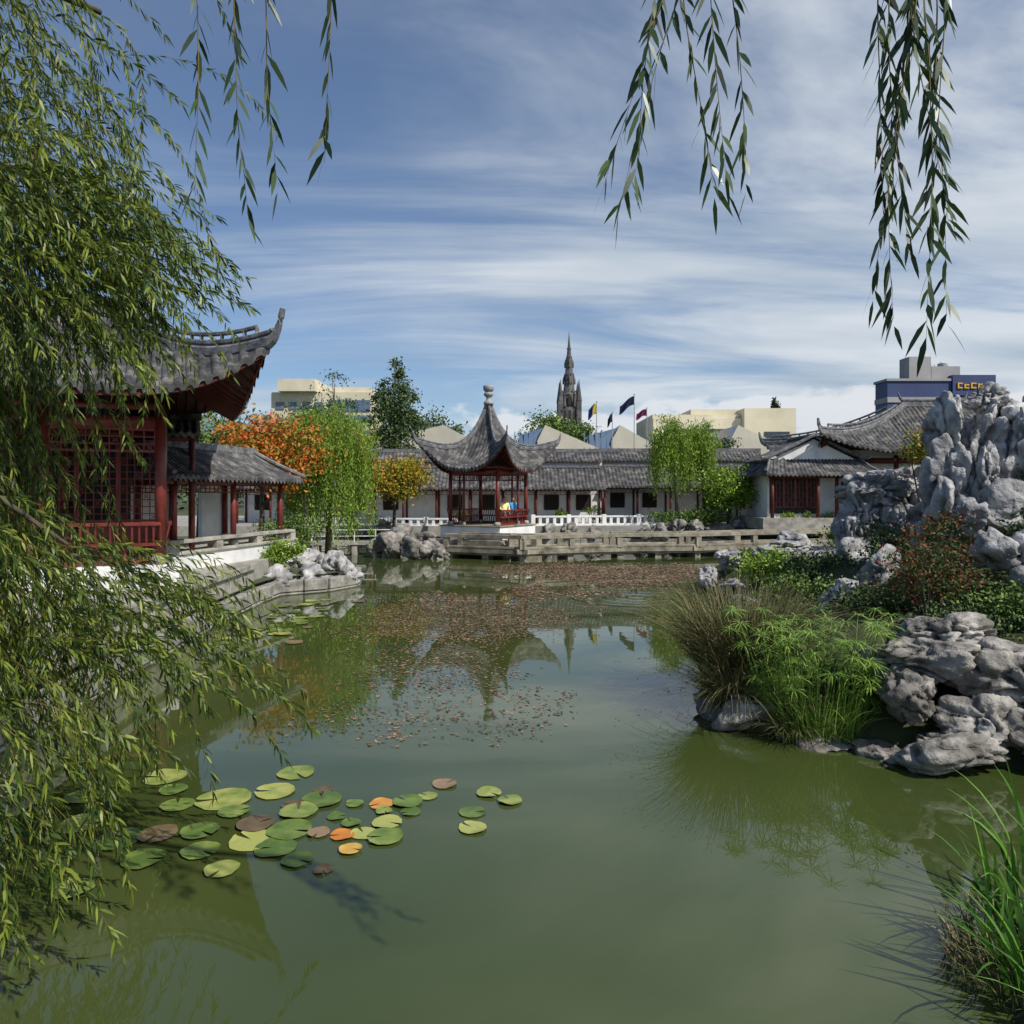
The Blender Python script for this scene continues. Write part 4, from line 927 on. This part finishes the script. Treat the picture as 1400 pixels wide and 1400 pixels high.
hang('overhead_foliage_right',[((1.68,3,5.25),(.05,0,-1),1.70),((1.58,3.05,5.2),(-.1,0,-1),1.25),((1.75,3.1,5.25),(-.35,0,-1),1.55),((1.66,2.95,5.2),(-.15,.1,-1),1.4),((1.6,3,5.2),(.1,-.1,-1),1.15),((1.78,3.0,5.2),(.05,0,-1),1.1),((1.72,3.1,5.2),(-.1,0,-1),1.0),((1.55,3.1,5.2),(.0,0,-1),.98),((1.8,3.1,5.2),(-.05,0,-1),1.5),
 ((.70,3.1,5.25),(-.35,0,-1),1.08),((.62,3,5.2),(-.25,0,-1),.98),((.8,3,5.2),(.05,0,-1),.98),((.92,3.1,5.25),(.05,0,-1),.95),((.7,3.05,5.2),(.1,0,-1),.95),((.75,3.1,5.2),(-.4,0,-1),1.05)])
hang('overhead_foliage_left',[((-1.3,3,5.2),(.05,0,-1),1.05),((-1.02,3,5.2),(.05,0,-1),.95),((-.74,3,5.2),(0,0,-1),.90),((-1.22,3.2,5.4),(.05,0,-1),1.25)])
mb=MB()
mb.tube([(-7.6,4.6,.3),(-7.3,4.7,2.2),(-6.9,4.8,4.2),(-6.4,5.0,6.0)],[.38,.32,.28,.2],12)
for pts,r0 in (([(-6.9,4.8,4.2),(-5.8,5.4,5.4),(-4.8,6.0,5.8),(-4.0,6.2,5.7)],.10),([(-6.4,5,6),(-5.4,6,7.2),(-4.4,6.3,7.5),(-3.6,6.4,7.2)],.12),([(-6.4,5,6),(-4.5,4.2,7.6),(-2,3.4,7.0),(0,3.1,6.0),(1.2,3.0,5.35),(1.9,3.0,5.15)],.10),
    ([(-7.2,4.7,2.4),(-6.2,5.2,3.1),(-5.2,5.6,3.3),(-4.2,5.7,3.1),(-3.4,5.6,2.6)],.06),([(-2,3.4,7.0),(-1.5,3.2,6.2),(-1.1,3.1,5.4),(-.6,3,5.2)],.03),([(-5.8,5.4,5.4),(-5,5.6,5.2),(-4.3,5.9,5.2)],.04),([(-6.9,4.8,4.2),(-5.6,5.6,4.9),(-4.6,5.8,4.7)],.06)):
    k=len(pts); mb.tube(pts,[r0*(1-.8*i/(k-1)) for i in range(k)],8)
mb.make('trunk_and_limbs',m_bark,wt,True)

# ---------------------------------------------------------------- camera
cam=bpy.data.cameras.new('camera'); co=bpy.data.objects.new('camera',cam); scene.collection.objects.link(co)
co.location=(0,0,3.0); co.rotation_euler=(D2R(90),0,0); cam.sensor_width=36; cam.lens=36*1000/1400; cam.shift_y=-27/1400; cam.clip_end=6000; cam.clip_start=.05
scene.camera=co

# ---------------------------------------------------------------- light
sx,sy=.60,-.50; el=D2R(48); h=math.hypot(sx,sy); sdir=Vector((sx/h*math.cos(el),sy/h*math.cos(el),math.sin(el)))
ld=bpy.data.lights.new('sun','SUN'); ld.energy=5.0; ld.angle=D2R(.6); ld.color=(1,.94,.85); lo=bpy.data.objects.new('sun',ld); scene.collection.objects.link(lo)
lo.rotation_euler=(-sdir).to_track_quat('-Z','Y').to_euler(); lo.location=(10,-10,30)
w=bpy.data.worlds.new('World'); scene.world=w; w.use_nodes=True; nt=w.node_tree; N=nt.nodes; L=nt.links; bg=N['Background']
sky=N.new('ShaderNodeTexSky'); sky.sky_type='NISHITA'; sky.sun_disc=False; sky.sun_elevation=el; sky.sun_rotation=math.atan2(sx,sy); sky.ozone_density=2.0; sky.air_density=1.0; sky.dust_density=.6
tc=N.new('ShaderNodeTexCoord'); sp=N.new('ShaderNodeSeparateXYZ'); L.new(tc.outputs['Generated'],sp.inputs[0])
def mth(op,a,b_=None,c_=None):
    n_=N.new('ShaderNodeMath'); n_.operation=op
    for i,v in enumerate((a,b_,c_)):
        if v is None: continue
        if isinstance(v,(int,float)): n_.inputs[i].default_value=v
        else: L.new(v,n_.inputs[i])
    return n_.outputs[0]
zc=mth('ADD',mth('MAXIMUM',sp.outputs[2],0.0),.16); px=mth('DIVIDE',sp.outputs[0],zc); py=mth('DIVIDE',sp.outputs[1],zc)
cb_=N.new('ShaderNodeCombineXYZ'); L.new(px,cb_.inputs[0]); L.new(py,cb_.inputs[1])
mp=N.new('ShaderNodeMapping'); mp.inputs['Rotation'].default_value=(0,0,D2R(-9)); mp.inputs['Scale'].default_value=(.40,1.15,1); L.new(cb_.outputs[0],mp.inputs[0])
n1=N.new('ShaderNodeTexNoise'); n1.inputs['Scale'].default_value=1.15; n1.inputs['Detail'].default_value=7; n1.inputs['Roughness'].default_value=.60; n1.inputs['Distortion'].default_value=.7; L.new(mp.outputs[0],n1.inputs['Vector'])
n2=N.new('ShaderNodeTexNoise'); n2.inputs['Scale'].default_value=.7; n2.inputs['Detail'].default_value=3; L.new(cb_.outputs[0],n2.inputs['Vector'])
f=mth('ADD',mth('MULTIPLY',n1.outputs['Fac'],.75),mth('MULTIPLY',n2.outputs['Fac'],.25)); f=mth('ADD',f,mth('MULTIPLY',sp.outputs[0],.17)); f=mth('SUBTRACT',f,mth('MULTIPLY',mth('MAXIMUM',mth('SUBTRACT',sp.outputs[2],.25),0),.22))
rp=N.new('ShaderNodeMapRange'); rp.interpolation_type='SMOOTHSTEP'; rp.inputs[1].default_value=.38; rp.inputs[2].default_value=.60; rp.inputs[3].default_value=.08; rp.inputs[4].default_value=.92; L.new(f,rp.inputs[0])
mp3=N.new('ShaderNodeMapping'); mp3.inputs['Scale'].default_value=(8,8,17); mp3.inputs['Location'].default_value=(2.3,0,0); L.new(tc.outputs['Generated'],mp3.inputs[0])
n3=N.new('ShaderNodeTexNoise'); n3.inputs['Scale'].default_value=1.3; n3.inputs['Detail'].default_value=6; n3.inputs['Roughness'].default_value=.58; L.new(mp3.outputs[0],n3.inputs['Vector'])
band=N.new('ShaderNodeMapRange'); band.interpolation_type='SMOOTHSTEP'; band.inputs[1].default_value=.09; band.inputs[2].default_value=.17; band.inputs[3].default_value=.22; band.inputs[4].default_value=-.25; L.new(sp.outputs[2],band.inputs[0])
az=mth('MULTIPLY',mth('SUBTRACT',sp.outputs[0],.1),.6)
cu=N.new('ShaderNodeMapRange'); cu.interpolation_type='SMOOTHSTEP'; cu.inputs[1].default_value=.62; cu.inputs[2].default_value=.74; L.new(mth('ADD',mth('ADD',n3.outputs['Fac'],band.outputs[0]),mth('MINIMUM',az,.05)),cu.inputs[0])
tint=N.new('ShaderNodeMix'); tint.data_type='RGBA'; tint.blend_type='MULTIPLY'; tint.inputs[0].default_value=1; L.new(sky.outputs[0],tint.inputs[6]); tint.inputs[7].default_value=(.64,.72,.82,1)
# cloud tone varies between grey-blue and near white
ct=N.new('ShaderNodeMix'); ct.data_type='RGBA'; ct.inputs[6].default_value=(3.0,3.7,4.5,1); ct.inputs[7].default_value=(5.3,5.7,6.1,1)
n4=N.new('ShaderNodeTexNoise'); n4.inputs['Scale'].default_value=2.1; n4.inputs['Detail'].default_value=5; mp4=N.new('ShaderNodeMapping'); mp4.inputs['Location'].default_value=(5,2,0); mp4.inputs['Rotation'].default_value=(0,0,D2R(-7)); mp4.inputs['Scale'].default_value=(.35,.9,1); L.new(cb_.outputs[0],mp4.inputs[0]); L.new(mp4.outputs[0],n4.inputs['Vector'])
r4=N.new('ShaderNodeMapRange'); r4.inputs[1].default_value=.36; r4.inputs[2].default_value=.60; L.new(mth('ADD',n4.outputs['Fac'],mth('MULTIPLY',sp.outputs[0],.12)),r4.inputs[0]); L.new(r4.outputs[0],ct.inputs[0])
mx=N.new('ShaderNodeMix'); mx.data_type='RGBA'; L.new(rp.outputs[0],mx.inputs[0]); L.new(tint.outputs[2],mx.inputs[6]); L.new(ct.outputs[2],mx.inputs[7])
mx2=N.new('ShaderNodeMix'); mx2.data_type='RGBA'; L.new(mth('MULTIPLY',cu.outputs[0],.85),mx2.inputs[0]); L.new(mx.outputs[2],mx2.inputs[6]); mx2.inputs[7].default_value=(5.8,6.0,6.3,1)
L.new(mx2.outputs[2],bg.inputs[0]); bg.inputs[1].default_value=.132
scene.view_settings.view_transform='Standard'; scene.view_settings.look='None'; scene.view_settings.exposure=0
